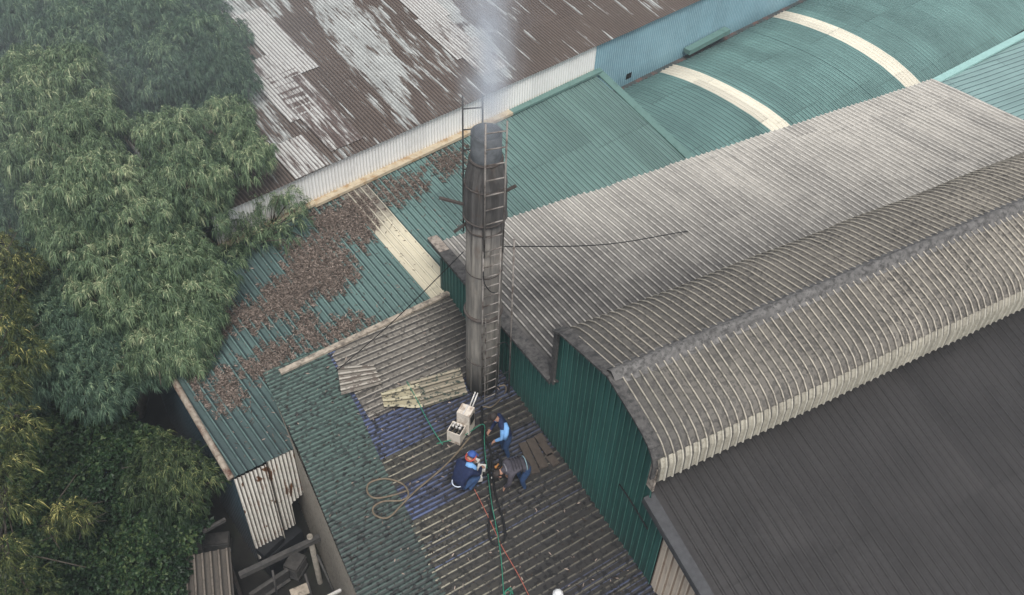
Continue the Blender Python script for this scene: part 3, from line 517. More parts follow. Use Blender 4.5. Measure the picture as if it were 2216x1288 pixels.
cable('red_rope', onr((1022, 1050), (1040, 1085), (1062, 1130), (1085, 1180), (1105, 1215), (1125, 1250), (1150, 1300), dz=.1), .010, red_m, 'thin red rope crossing the sooty roof from the crouching worker', 'rope')
cable('loose_wire', [at_d((1078, 745), .3), at_d((1096, 742), .2), at_d((1105, 770), .2), at_d((1102, 800), .25), at_d((1085, 812), .35)], .012, wire_m, 'thin wire loop hanging between the ladder and the steel pole', 'wire')
cable('loose_wire', [at_d((1046, 588), .55), at_d((1048, 612), .6), at_d((1060, 630), .6), at_d((1071, 634), .55)], .012, wire_m, 'short dark wire drooping across the lower ladder rungs', 'wire')
cable('loose_wire', [onx(p, X0 - .05) for p in ((1340, 1048), (1362, 1080), (1385, 1118), (1402, 1146))], .018, wire_m, 'black wire hanging slanted against the dark green gable wall', 'wire')
cable('bent_hose', onr((1045, 880), (1065, 880), dz=.3) + [at_d((1088, 858), .35), at_d((1095, 843), .3), at_d((1092, 834), .3), at_d((1080, 836), .35)], .02, hose_m, 'stiff bent brown hose rising beside the ladder foot', 'hose')
cable('sheet_wire', onr((880, 825), (905, 870), (920, 900), (940, 935), (958, 962), dz=.16), .012, grn_m, 'taut green wire lying across the buckled cream sheet', 'wire')
#@@LOOSE
def loose_sheet(poly_rows, name, label, m, curl):
    # poly_rows: px rows from one end to the other; built as ribbed strip lying on the roof
    A0, A1, B0, B1 = poly_rows; n, k = 60, 18; V = []; C = []
    a0, a1, b0, b1 = [atz(p, ZR + .09) for p in (A0, A1, B0, B1)]
    for i in range(n + 1):
        s = i / n
        for j in range(k + 1):
            t_ = j / k; p = (a0 * (1 - s) + a1 * s) * (1 - t_) + (b0 * (1 - s) + b1 * s) * t_
            wdt = np.linalg.norm(a1 - a0); ph = (s * wdt / .2) % 1; h = .06 * np.clip(min(ph, 1 - ph) * 9 - 2.4, 0, 1); C.append(min(1., h / .06)); h += curl(s, t_); V.append(p + np.array([0, 0, h]))
    i = (np.arange(n)[:, None] * (k + 1) + np.arange(k)[None]).ravel(); F = np.stack([i, i + 1, i + k + 2, i + k + 1], 1)
    me = npmesh(name, V, F); setattr_f(me, 'tint', C); return tag(link(name, me, m), label, 'roof sheet')
def ls_mat(name, pan, crest_, dirt, dsc):
    t = NT(name); o = t.obj(); a = t.attr('tint'); c = t.mix(t.ramp(t.noise(o, 5., 4), .3, .7), tuple(v * .75 for v in pan), pan); d = t.math('MULTIPLY', t.ramp(a, .02, .25), t.ramp(a, .4, .9, 1., 0.)); c = t.mix(d, c, tuple(v * .25 for v in pan)); c = t.mix(t.ramp(a, .6, .95), c, crest_)
    c = t.mix(t.ramp(t.noise(o, dsc, 4, .6), .52, .6), c, dirt); return t.fin(c, .7)
ls_m = ls_mat('dusty_taupe_sheet', (.25, .228, .195), (.42, .39, .34), (.12, .1, .085), 7.)
ls2_m = ls_mat('mouldy_cream_sheet', (.38, .34, .23), (.44, .40, .28), (.05, .05, .04), 10.)
loose_sheet([(730, 796), (740, 862), (808, 790), (826, 832)], 'loose_roof_sheet', 'short taupe sheet bent up at the edge of the blue sheets', ls_m, lambda s, t: .1 * (1 - t) * s + .03)
loose_sheet([(824, 852), (832, 886), (905, 825), (915, 884)], 'loose_roof_sheet', 'buckled cream sheet lying on blue roof sheets near the chimney', ls2_m, lambda s, t: .02 + .1 * max(0, s - .6) * math.sin(t * 6) + .12 * max(0, .25 - t))
ls3_m = ls_mat('mouldy_green_sheet', (.23, .205, .155), (.33, .29, .22), (.03, .045, .036), 9.)
loose_sheet([(885, 828), (917, 884), (995, 797), (1012, 855)], 'loose_roof_sheet', 'mouldy flat sheet next to the chimney, overlapping the cream one', ls3_m, lambda s, t: .035)
plank_m = mat_plain('wet_plank_wood', (.06, .048, .04), .85, var=.25, sc=9)
for i, (a, b, w) in enumerate((((1130, 958), (1160, 1024), .2), ((1147, 950), (1178, 1012), .22), ((1163, 941), (1176, 957), .22), ((1172, 958), (1192, 985), .2), ((1186, 984), (1204, 1006), .2))):
    p, q = atz(a, ZR + .07), atz(b, ZR + .07)
    o_ = MB().bar(p, q, w, .035).build('wood_plank', plank_m)
    tag(o_, ('long plank nearest the bending worker, on the sooty roof', 'long plank in the middle of the planks by the green wall', 'shortest plank end at the top of the planks by the wall', 'short plank between two others beside the green wall', 'lowest short plank closest to the green wall')[i], 'plank', 'planks laid on the roof')
#@@MACHINE
cream_m = mat_plain('cream_enamel', (.66, .60, .52), .5, var=.06, sc=5, dirt=(.35, .28, .22), dsc=5)
blk = mat_plain('black_rubber', (.015, .015, .015), .6)
alu = mat_plain('bright_aluminium', (.62, .6, .57), .4, .2, var=.15, sc=20)
mp = atz((988, 948), ZR + .05); _v = atz((1001, 930), ZR) - atz((986, 955), ZR); MAZ = math.degrees(math.atan2(_v[1], _v[0])) - 90
mc = thing('welding_machine', mp, 'cream two-box welding machine with open tray at the chimney foot', 'machine')
ax, ay = dirv(MAZ), dirv(MAZ + 90)
P_ = lambda x, y, z: tuple(mp + ax * x + ay * y + np.array([0, 0, z]))
b = MB()
for (x, y, sx, sy) in ((0, -.16, .36, .02), (0, .16, .36, .02), (-.17, 0, .02, .3), (.17, 0, .02, .3)): b.box(P_(x, y, .2), (sx, sy, .4), MAZ)
b.box(P_(0, 0, .02), (.34, .3, .03), MAZ).build('tray_box', cream_m, mc)
b = MB()
for k in range(9): b.box(P_(-.12 + .12 * (k % 3), -.1 + .1 * (k // 3), .33 + .02 * (k % 2)), (.07, .06, .1), MAZ + 20 * k)
b.build('tray_contents', blk, mc)
b = MB()
for k in range(6): b.box(P_(-.1 + .09 * (k % 3), .02 + .08 * (k // 3), .42), (.05, .05, .05), MAZ + 31 * k)
b.build('tray_parts', alu, mc)
MB().box(P_(.08, .36, .38), (.34, .32, .76), MAZ).build('cabinet', cream_m, mc)
MB().box(P_(.26, .36, .5), (.02, .2, .26), MAZ).build('cabinet_vent', blk, mc)
MB().box(P_(.08, .36, .775), (.03, .3, .03), MAZ).build('handle', alu, mc)
for dx in (0, .07):
    MB().tube([P_(.12 + dx, .5, .76), P_(.14 + dx, .78, 1.02)], .018, 8).build('arm', alu, mc, True)
# winch with bright housings by the crouching worker
wp = atz((1036, 1030), ZR + .05); wi = thing('portable_winch', wp, 'small winch with bright metal housings and black drums on the roof', 'winch')
for k, (dx, dy, sx, sy, sz) in enumerate(((-.1, .28, .16, .1, .14), (.1, .3, .12, .12, .16), (.1, .05, .18, .2, .2), (-.08, -.1, .16, .2, .14), (0, .1, .12, .16, .1))):
    MB().box(wp + np.array([dx, dy, sz / 2 + .04]), (sx, sy, sz), 15 + 20 * k).build('housing', alu, wi)
for dx, dy in ((-.02, .36), (.0, .2), (-.12, .02), (.16, -.06)):
    c_ = wp + np.array([dx, dy, .12]); MB().tube([c_ - [.08, 0, 0], c_ + [.08, .02, 0]], .06, 12).build('drum', blk, wi, True)
MB().tube([wp + np.array([-.14, .1, .18]), wp + np.array([-.14, .1, .24])], .075, 14).build('cap', mat_plain('white_cap', (.75, .74, .72), .4, var=.03), wi, True)
brass = mat_plain('orange_brass', (.55, .25, .08), .5, .3, var=.4, sc=30)
for i, (p, lab) in enumerate((((1073, 1012), 'small orange fitting nearest the wire coil'), ((1081, 1016), 'small orange fitting beside the bending worker'), ((1011, 934), 'round orange fitting at the welding machine foot'))):
    q = atz(p, ZR + .05); o_ = MB().tube([q, q + np.array([.1, .05, .03])], .022, 10).lathe(q[:2], [(.02, q[2] - .02), (.036, q[2]), (.036, q[2] + .04), (.02, q[2] + .05)], 10).build('brass_fitting', brass, None, True); tag(o_, lab, 'fitting', 'orange fittings on the roof')
q = atz((1071, 1031), ZR + .06); tag(MB().bar(q - [.1, .02, 0], q + [.08, .06, .02], .05, .03).tube([q + [.08, .06, .02], q + [.2, .1, .03]], .012, 6).build('wrench', alu, None), 'small bright wrench lying below the orange fittings', 'tool')
q = atz((1207, 1287), ZR + .06); tag(MB().lathe(q[:2], [(.09, q[2]), (.12, q[2] + .05), (.07, q[2] + .12), (.02, q[2] + .14)], 9).build('crumpled_bag', mat_plain('white_plastic', (.7, .7, .7), .4, var=.1, sc=15)), 'crumpled white plastic bag at the bottom of the sooty roof', 'bag')
#@@PEOPLE
skin_m = mat_plain('skin', (.36, .2, .14), .5, var=.06); navy = mat_plain('navy_cloth', (.012, .02, .06), .8, var=.25, sc=12); sky_c = mat_plain('light_blue_cloth', (.17, .36, .66), .8, var=.12, sc=10)
jean = mat_plain('blue_jeans', (.025, .055, .13), .85, var=.3, sc=12); shoe = mat_plain('dark_shoe', (.03, .028, .028), .6); greyj = mat_plain('grey_padded_jacket', (.06, .055, .068), .75, var=.3, sc=16); capm = mat_plain('dark_cap', (.03, .024, .022), .7); pale = mat_plain('pale_stripe', (.55, .62, .72), .7, var=.06)
capb = mat_plain('blue_cap', (.04, .09, .3), .7); redc = mat_plain('red_band', (.4, .07, .05), .7)
def person(label, loc, az, J, E, mats, bone_mat, extras, cat='person', sc=1.0):
    """J: joint -> (x fwd, y left, z, radius) ; E: list of (a, b, material index)"""
    names = list(J); me = bpy.data.meshes.new('skeleton'); me.from_pydata([tuple(c * sc for c in J[k][:3]) for k in names], [(names.index(a), names.index(b)) for a, b, _ in E], [])
    tmp = bpy.data.objects.new('skeleton', me); COL.objects.link(tmp); md = tmp.modifiers.new('skin', 'SKIN'); md.use_smooth_shade = True
    for i, k in enumerate(names):
        v = me.skin_vertices[0].data[i]; v.radius = (J[k][3] * sc, (J[k][4] if len(J[k]) > 4 else J[k][3]) * sc); v.use_root = (k == 'pelvis')
    sb = tmp.modifiers.new('sub', 'SUBSURF'); sb.levels = 2; sb.render_levels = 2
    dg = bpy.context.evaluated_depsgraph_get(); dg.update(); body = bpy.data.meshes.new_from_object(tmp.evaluated_get(dg)); bpy.data.objects.remove(tmp)
    nv = len(body.vertices); co = np.empty(nv * 3, np.float32); body.vertices.foreach_get('co', co); co = co.reshape(-1, 3)
    fc = np.array([co[list(p.vertices)].mean(0) for p in body.polygons]); best = np.full(len(fc), 1e9); mi = np.zeros(len(fc), int)
    for a, b_, m in E:
        A_, B_ = np.array(J[a][:3]) * sc, np.array(J[b_][:3]) * sc; e = B_ - A_; t_ = np.clip(((fc - A_) @ e) / (e @ e), 0, 1); d = np.linalg.norm(fc - A_ - t_[:, None] * e, axis=1) - (J[a][3] * (1 - t_) + J[b_][3] * t_) * sc
        mi = np.where(d < best, m, mi); best = np.minimum(best, d)
    body.materials.clear(); body.name = 'body'
    root = thing('person', loc, label, cat); root.rotation_euler = (0, 0, math.radians(az))
    ob = bpy.data.objects.new('body', body); COL.objects.link(ob); ob.parent = root
    for m in mats: body.materials.append(m)
    body.polygons.foreach_set('material_index', mi.astype(np.int32)); body.polygons.foreach_set('use_smooth', [True] * len(body.polygons))
    for nm, mb, m in extras:
        e2 = bpy.data.meshes.new(nm); e2.from_pydata([tuple(c * sc for c in v) for v in mb.v], [], mb.f); e2.materials.append(m); e2.polygons.foreach_set('use_smooth', [True] * len(e2.polygons)); oo = bpy.data.objects.new(nm, e2); COL.objects.link(oo); oo.parent = root
    return root
def fingers(E, J, tag_, wrist, palm_dir, m=0):
    w = np.array(wrist); d = np.array(palm_dir, float); d /= np.linalg.norm(d); side = np.cross(d, (0, 0, 1.)); side /= np.linalg.norm(side) + 1e-9; dn = np.cross(side, d)
    J[tag_ + 'palm'] = (*(w + d * .07), .036, .02)
    for i, (o_, l) in enumerate(((-.03, .065), (-.01, .075), (.01, .07), (.028, .055))):
        a = w + d * .1 + side * o_; b_ = a + d * l * .55 - dn * .012; c_ = b_ + d * l * .4 - dn * .03; J[f'{tag_}f{i}a'] = (*a, .011); J[f'{tag_}f{i}b'] = (*b_, .009); J[f'{tag_}f{i}c'] = (*c_, .008)
        E += [(tag_ + 'palm', f'{tag_}f{i}a', m), (f'{tag_}f{i}a', f'{tag_}f{i}b', m), (f'{tag_}f{i}b', f'{tag_}f{i}c', m)]
    a = w + d * .04 + side * .04; b_ = a + d * .03 + side * .02; J[tag_ + 't0'] = (*a, .011); J[tag_ + 't1'] = (*b_, .009); E += [(tag_ + 'palm', tag_ + 't0', m), (tag_ + 't0', tag_ + 't1', m)]
def head_parts(c, d, capmat, brim=True, hair=None):
    """cap, face details around head centre c, facing d"""
    c = np.array(c); d = np.array(d, float); d /= np.linalg.norm(d); l = np.cross((0, 0, 1.), d); l /= np.linalg.norm(l); u = np.cross(d, l); ex = []
    def ell(mb, o_, r, n=12, m=8, zmin=-1.):
        k = len(mb.v)
        for i in range(m + 1):
            th = math.pi * i / m
            for j in range(n):
                a = 2 * math.pi * j / n; q = np.array([math.sin(th) * math.cos(a), math.sin(th) * math.sin(a), max(math.cos(th), zmin)]); mb.v.append(tuple(o_ + d * q[0] * r[0] + l * q[1] * r[1] + u * q[2] * r[2]))
        for i in range(m):
            for j in range(n): mb.f.append((k + i * n + j, k + (i + 1) * n + j, k + (i + 1) * n + (j + 1) % n, k + i * n + (j + 1) % n))
        return mb
    ex.append(('cap', ell(MB(), c + u * .03, (.115, .1, .105), zmin=-.05), capmat))
    if brim: ex.append(('cap_brim', ell(MB(), c + d * .13 + u * .035, (.075, .085, .012)), capmat))
    ex.append(('nose', ell(MB(), c + d * .105 - u * .035, (.022, .014, .026), 8, 6), skin_m)); 
    for s in (-1, 1): ex.append(('ear', ell(MB(), c + l * s * .09 - u * .03, (.02, .012, .032), 8, 6), skin_m)); ex.append(('eye', ell(MB(), c + d * .092 + l * s * .035 - u * .012, (.012, .014, .009), 8, 6), blk))
    ex.append(('mouth', ell(MB(), c + d * .092 - u * .078, (.01, .025, .006), 8, 6), redc)); return ex
def base_J(): return {}
# worker standing at the chimney, looking down
J = {'pelvis': (0, 0, .92, .15, .12), 'belly': (.04, 0, 1.08, .15, .12), 'chest': (.14, 0, 1.3, .175, .13), 'neck0': (.22, 0, 1.46, .085), 'neck': (.27, 0, 1.51, .055), 'head': (.33, 0, 1.6, .1, .095),
     'lsh': (.17, .2, 1.38, .08), 'lel': (.2, .27, 1.1, .058), 'lwr': (.33, .18, .93, .036), 'rsh': (.17, -.2, 1.38, .08), 'rel': (.22, -.27, 1.1, .058), 'rwr': (.38, -.15, .95, .036),
     'lhip': (0, .1, .86, .105), 'lkn': (.06, .11, .48, .072), 'lan': (-.02, .11, .09, .048), 'lto': (.16, .13, .04, .042), 'rhip': (0, -.1, .86, .105), 'rkn': (.1, -.12, .48, .072), 'ran': (.04, -.13, .09, .048), 'rto': (.22, -.15, .04, .042)}
E_ = [('pelvis', 'belly', 1), ('belly', 'chest', 1), ('chest', 'neck0', 1), ('neck0', 'neck', 0), ('neck', 'head', 0), ('chest', 'lsh', 1), ('lsh', 'lel', 2), ('lel', 'lwr', 2), ('chest', 'rsh', 1), ('rsh', 'rel', 2), ('rel', 'rwr', 1), ('pelvis', 'lhip', 3), ('lhip', 'lkn', 3), ('lkn', 'lan', 3), ('lan', 'lto', 4), ('pelvis', 'rhip', 3), ('rhip', 'rkn', 3), ('rkn', 'ran', 3), ('ran', 'rto', 4)]
E1 = list(E_); J1 = dict(J); fingers(E1, J1, 'l', J['lwr'][:3], (.6, -.2, -.6)); fingers(E1, J1, 'r', J['rwr'][:3], (.6, .2, -.6)); E1 += [('lwr', 'lpalm', 0), ('rwr', 'rpalm', 0)]
def hem(c, rx, ry, z, r, m): return ('hem_stripe', MB().tube([(c[0] + rx * math.cos(a), c[1] + ry * math.sin(a), z) for a in np.linspace(0, 2 * math.pi, 21)], r, 6, False), m)
zone = [('shoulder_panel', MB().tube([(.1, .1, 1.44), (.1, .22, 1.4), (.12, .28, 1.27), (.15, .3, 1.12)], [.05, .075, .07, .06], 10), sky_c), ('shoulder_panel', MB().tube([(.02, -.05, 1.42), (.0, -.06, 1.25), (-.05, -.05, 1.05)], [.05, .07, .05], 10), sky_c)]
person('person in dark cap and navy jacket with light blue sleeve, standing at the chimney foot', atz((1096, 985), ZR + .05), 165, J1, E1, [skin_m, navy, sky_c, jean, shoe], None, head_parts((.34, 0, 1.61), (.75, 0, -.65), capm) + zone[:1])
# crouching worker
J = {'pelvis': (-.12, 0, .3, .16, .13), 'belly': (-.1, 0, .46, .165, .14), 'chest': (.06, 0, .68, .18, .14), 'neck0': (.17, 0, .82, .085), 'neck': (.21, 0, .86, .055), 'head': (.27, 0, .94, .1, .095),
     'lsh': (.1, .2, .74, .08), 'lel': (.26, .25, .54, .058), 'lwr': (.46, .14, .44, .036), 'rsh': (.1, -.2, .74, .08), 'rel': (.28, -.24, .52, .058), 'rwr': (.48, -.1, .42, .036),
     'lhip': (-.06, .11, .28, .105), 'lkn': (.32, .2, .44, .072), 'lan': (.06, .17, .1, .05), 'lto': (.24, .2, .045, .042), 'rhip': (-.06, -.11, .28, .105), 'rkn': (.34, -.2, .38, .072), 'ran': (.06, -.17, .1, .05), 'rto': (.25, -.2, .045, .042)}
E2 = [(a, b, (1 if (a, b) in (('lsh', 'lel'), ('lel', 'lwr'), ('rsh', 'rel'), ('rel', 'rwr')) else m)) for a, b, m in E_]; J2 = dict(J); fingers(E2, J2, 'l', J['lwr'][:3], (.8, -.1, -.5)); fingers(E2, J2, 'r', J['rwr'][:3], (.8, .1, -.5)); E2 += [('lwr', 'lpalm', 0), ('rwr', 'rpalm', 0)]
pan = [('shoulder_panel', MB().tube([(.1, -.02, .87), (.16, -.1, .83), (.22, -.14, .72), (.25, -.14, .6)], [.04, .075, .07, .05], 10), sky_c), ('head_band', MB().tube([(.27 + .112 * math.cos(a), .105 * math.sin(a), .955 + .03 * math.cos(a)) for a in np.linspace(0, 2 * math.pi, 17)], .02, 6, False), redc), ('head_patch', MB().box((.3, .09, .95), (.07, .05, .06)), pale), hem((-.1, 0), .15, .14, .4, .012, pale)]
person('person crouching in navy jacket and blue cap, facing the small winch', atz((1000, 1058), ZR + .05), 18, J2, E2, [skin_m, navy, sky_c, jean, shoe], None, head_parts((.28, 0, .95), (.8, 0, -.55), capb) + pan, sc=1.08)
# bending worker
J = {'pelvis': (-.1, 0, .86, .16, .13), 'belly': (.06, 0, .96, .16, .14), 'chest': (.3, 0, .97, .18, .15), 'neck0': (.45, 0, .9, .09), 'neck': (.51, 0, .87, .056), 'head': (.6, 0, .82, .1, .095),
     'lsh': (.36, .2, .93, .08), 'lel': (.42, .24, .64, .058), 'lwr': (.48, .14, .42, .036), 'rsh': (.36, -.2, .93, .08), 'rel': (.36, -.24, .66, .058), 'rwr': (.3, -.2, .42, .036),
     'lhip': (-.1, .11, .8, .108), 'lkn': (.05, .13, .45, .074), 'lan': (-.04, .13, .09, .048), 'lto': (.14, .15, .04, .042), 'rhip': (-.1, -.11, .8, .108), 'rkn': (.05, -.14, .45, .074), 'ran': (-.04, -.15, .09, .048), 'rto': (.14, -.17, .04, .042)}
E3 = list(E2[:19]); J3 = dict(J); fingers(E3, J3, 'l', J['lwr'][:3], (.2, -.2, -.9)); fingers(E3, J3, 'r', J['rwr'][:3], (.2, .1, -.9)); E3 += [('lwr', 'lpalm', 0), ('rwr', 'rpalm', 0)]
seams = [hem((-.02, 0), .03, .17, .93, .001, pale)]; q = MB()
for x in (.08, .15, .22, .29): q.tube([(x, .175 * math.sin(a), .97 + .165 * math.cos(a)) for a in np.linspace(-1.9, 1.9, 13)], .012, 6)
pj = [('quilt_seams', q, mat_plain('grey_seam', (.03, .028, .034))), ('collar', MB().tube([(.44, .13 * math.sin(a), .91 + .12 * math.cos(a)) for a in np.linspace(0, 6.283, 17)], .014, 6, False), mat_plain('light_collar', (.2, .2, .22))), ('hem_stripe', MB().tube([(-.04, .18 * math.sin(a), .93 + .16 * math.cos(a)) for a in np.linspace(-2, 2, 13)], .012, 6), mat_plain('teal_hem', (.2, .3, .34)))]
person('person bending over in grey padded jacket and blue jeans, beside the planks', atz((1128, 1052), ZR + .05), 172, J3, E3, [skin_m, greyj, greyj, jean, shoe], None, head_parts((.61, 0, .81), (.5, 0, -.86), capm, False) + pj)
#@@LITTER
def leaves_mesh(name, P, D, Wd, L, droop, mat, seed, tint, up=None, parent=None, seg=2):
    """many slender curved leaves in one mesh. P base points, D unit directions, W widths, L lengths, droop = downward bend"""
    n = len(P); r = np.random.default_rng(seed); side = np.cross(D, r.normal(size=(n, 3))); side /= np.linalg.norm(side, axis=1)[:, None] + 1e-9
    rows = []; ts = np.linspace(0, 1, seg + 1)
    for t_ in ts:
        c = P + D * (L * t_)[:, None]; c[:, 2] -= droop * L * t_ ** 2; w = (Wd * (.35 if t_ == 0 else (1. if t_ < 1 else .12)))[:, None] * .5
        rows += [c - side * w, c + side * w]
    V = np.stack(rows, 1).reshape(-1, 3); k = 2 * (seg + 1); b = np.arange(n)[:, None] * k; F = np.concatenate([np.stack([b + 2 * i, b + 2 * i + 1, b + 2 * i + 3, b + 2 * i + 2], -1).reshape(-1, 4) for i in range(seg)])
    me = npmesh(name, V, F); setattr_f(me, 'tint', np.repeat(tint, k)); return link(name, me, mat, parent)
lit = NT('dry_leaf_litter'); c = lit.mix(lit.attr('tint'), (.035, .026, .021), (.36, .29, .245)); lit_m = lit.fin(c, .85)
LP = [[(540, 110), (640, 90), (700, 60), (780, 30), (830, 70), (820, 140), (830, 180), (800, 250), (770, 290), (750, 260), (690, 230), (670, 250), (720, 320), (750, 400), (690, 440), (680, 470), (600, 490), (570, 470), (540, 520), (480, 560), (400, 570), (350, 600), (300, 640), (250, 600), (190, 650), (130, 680), (90, 640), (130, 590), (200, 520), (330, 510), (350, 440), (430, 390), (440, 300), (430, 260), (510, 240), (570, 210), (550, 160)],
      [(810, 0), (1050, 0), (1042, 25), (985, 60), (940, 80), (900, 100), (870, 80)], [(820, -4), (880, -18), (1010, -52), (1045, -10), (1040, 15), (900, 30)],
      [(590, 650), (640, 600), (740, 560), (780, 590), (830, 590), (740, 640), (680, 680), (600, 690)], [(300, 760), (340, 700), (400, 680), (470, 680), (510, 720), (430, 780), (330, 850), (250, 820), (230, 770)],
      [(0, 680), (110, 680), (110, 740), (60, 820), (0, 760)], [(130, 800), (200, 800), (260, 950), (190, 960), (150, 1010), (130, 900)], [(0, 830), (60, 830), (80, 950), (120, 1070), (60, 1000)], [(480, 560), (560, 560), (600, 700), (560, 720), (470, 640)]]
LP = [[(400 + x / 2, 400 + y / 2) for x, y in p] for p in LP] + [[(900 + x / 3.388, 180 + y / 3.388) for x, y in ((70, 600), (180, 510), (330, 485), (380, 490), (370, 560), (300, 640), (200, 700), (150, 640))]]
pts = []
for k, poly in enumerate(LP):
    q = np.array(poly); lo_, hi_ = q.min(0) - 12, q.max(0) + 12; area = np.prod(hi_ - lo_); n = int(area * 1.05); s_ = rng.uniform(lo_, hi_, (n, 2)); sd_ = sdist(s_, poly)
    ph = np.sin(s_[:, 0] * .21 + s_[:, 1] * .13) + np.sin(s_[:, 0] * .11 - s_[:, 1] * .17 + 1)
    d0 = np.stack([s_[:, 0] - CC[0], s_[:, 1] - CC[1], np.full(n, FP)], 1) @ R.T; u_ = (CAMP + d0 * (((g1.P0 - CAMP) @ g1.n) / (d0 @ g1.n))[:, None] - g1.P0) @ g1.h
    phu = np.mod(u_ / .229, 1.); val = np.where((phu > .08) & (phu < .52), 8., -7.)        # leaves gather in the pans and leave the ribs bare
    keep = rng.uniform(size=n) < np.clip((sd_ + 4. + 5. * ph + val) / 26, .0, 1) * (1. if k in (0, 1, 2, 9) else .8); pts.append(s_[keep])
s_ = rng.uniform((380, 420), (1000, 1000), (1500, 2)); pts.append(s_)
pts = np.concatenate(pts); dr = np.stack([pts[:, 0] - CC[0], pts[:, 1] - CC[1], np.full(len(pts), FP)], 1) @ R.T
tt = ((g1.P0 - CAMP) @ g1.n) / (dr @ g1.n); P = CAMP + dr * tt[:, None]; uu = (P - g1.P0) @ g1.h; sv = (P - g1.P0) @ g1.d
ok = (uu > uLT) & (sv < hi_g1(uu) - .1) & (sv > lo_g1(uu)) & (uu < ue); P = P[ok]; n = len(P)
P = P + g1.n * (rng.uniform(.025, .06, n))[:, None]; a = rng.uniform(0, 2 * math.pi, n); el = rng.normal(.05, .25, n); D = g1.h * (np.cos(a) * np.cos(el))[:, None] + g1.d * (np.sin(a) * np.cos(el))[:, None] + g1.n * np.sin(el)[:, None]
lo_ = leaves_mesh('leaf_litter', P, D, rng.uniform(.018, .032, n), rng.uniform(.06, .13, n), rng.uniform(-.1, .25, n), lit_m, 3, np.clip(rng.beta(1.1, 2.2, n), 0, 1))
tag(lo_, 'drifts of dry brown leaves lying on the green shed roof', 'leaf litter', kind='stuff')
tw = [atz(p, 5.12) for p in ((660, 645), (668, 636), (680, 630), (692, 629))]
tag(MB().tube(smooth_pts([g1.pt(p) + np.array([0, 0, .09]) for p in ((655, 648), (664, 638), (677, 631), (690, 629))]), .015, 6).build('twig', rust_iron, None, True), 'dark fallen twig lying in the leaf drift', 'twig')
nd = 1500; q = rng.uniform((600, 660), (1400, 1288), (nd, 2)); rp = [(580, 830), (975, 640), (1100, 840), (1290, 1100), (1400, 1288), (775, 1288), (650, 985)]; q = q[sdist(q, rp) > 4]; nd = len(q)
P = np.array([atz(p, ZR + .065) for p in q]); a = rng.uniform(0, 6.283, nd); D = np.stack([np.cos(a), np.sin(a), rng.normal(0, .15, nd)], 1)
tag(leaves_mesh('roof_debris', P, D, rng.uniform(.02, .045, nd), rng.uniform(.04, .12, nd), rng.uniform(-.1, .2, nd), lit_m, 8, np.where(rng.uniform(size=nd) < .72, 0., rng.uniform(.3, 1., nd))), 'specks of debris and leaf scraps scattered over the workshop roof', 'debris', kind='stuff')
#@@TREES
def leaf_mat(name, dark, light, tip):
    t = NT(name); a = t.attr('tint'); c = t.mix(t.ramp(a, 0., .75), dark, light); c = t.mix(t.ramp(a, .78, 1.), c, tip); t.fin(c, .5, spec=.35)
    tr = t.n('ShaderNodeBsdfTranslucent'); t.L(c, tr.inputs[0]); mx = t.n('ShaderNodeMixShader'); mx.inputs[0].default_value = .3; t.L(t.p.outputs[0], mx.inputs[1]); t.L(tr.outputs[0], mx.inputs[2]); t.L(mx.outputs[0], t.out.inputs[0]); return t.m
bark = mat_plain('bark', (.06, .05, .04), .9, var=.35, sc=5)
lm_big = leaf_mat('acacia_leaf', (.038, .075, .042), (.22, .31, .17), (.52, .56, .34)); lm_dark = leaf_mat('shaded_leaf', (.03, .064, .045), (.12, .195, .125), (.27, .36, .21)); lm_oli = leaf_mat('olive_leaf', (.018, .04, .018), (.08, .12, .05), (.24, .27, .11)); lm_yel = leaf_mat('yellow_leaf', (.018, .034, .014), (.14, .165, .055), (.54, .50, .19)); lm_vine = leaf_mat('vine_leaf', (.010, .028, .012), (.035, .075, .03), (.10, .145, .055))
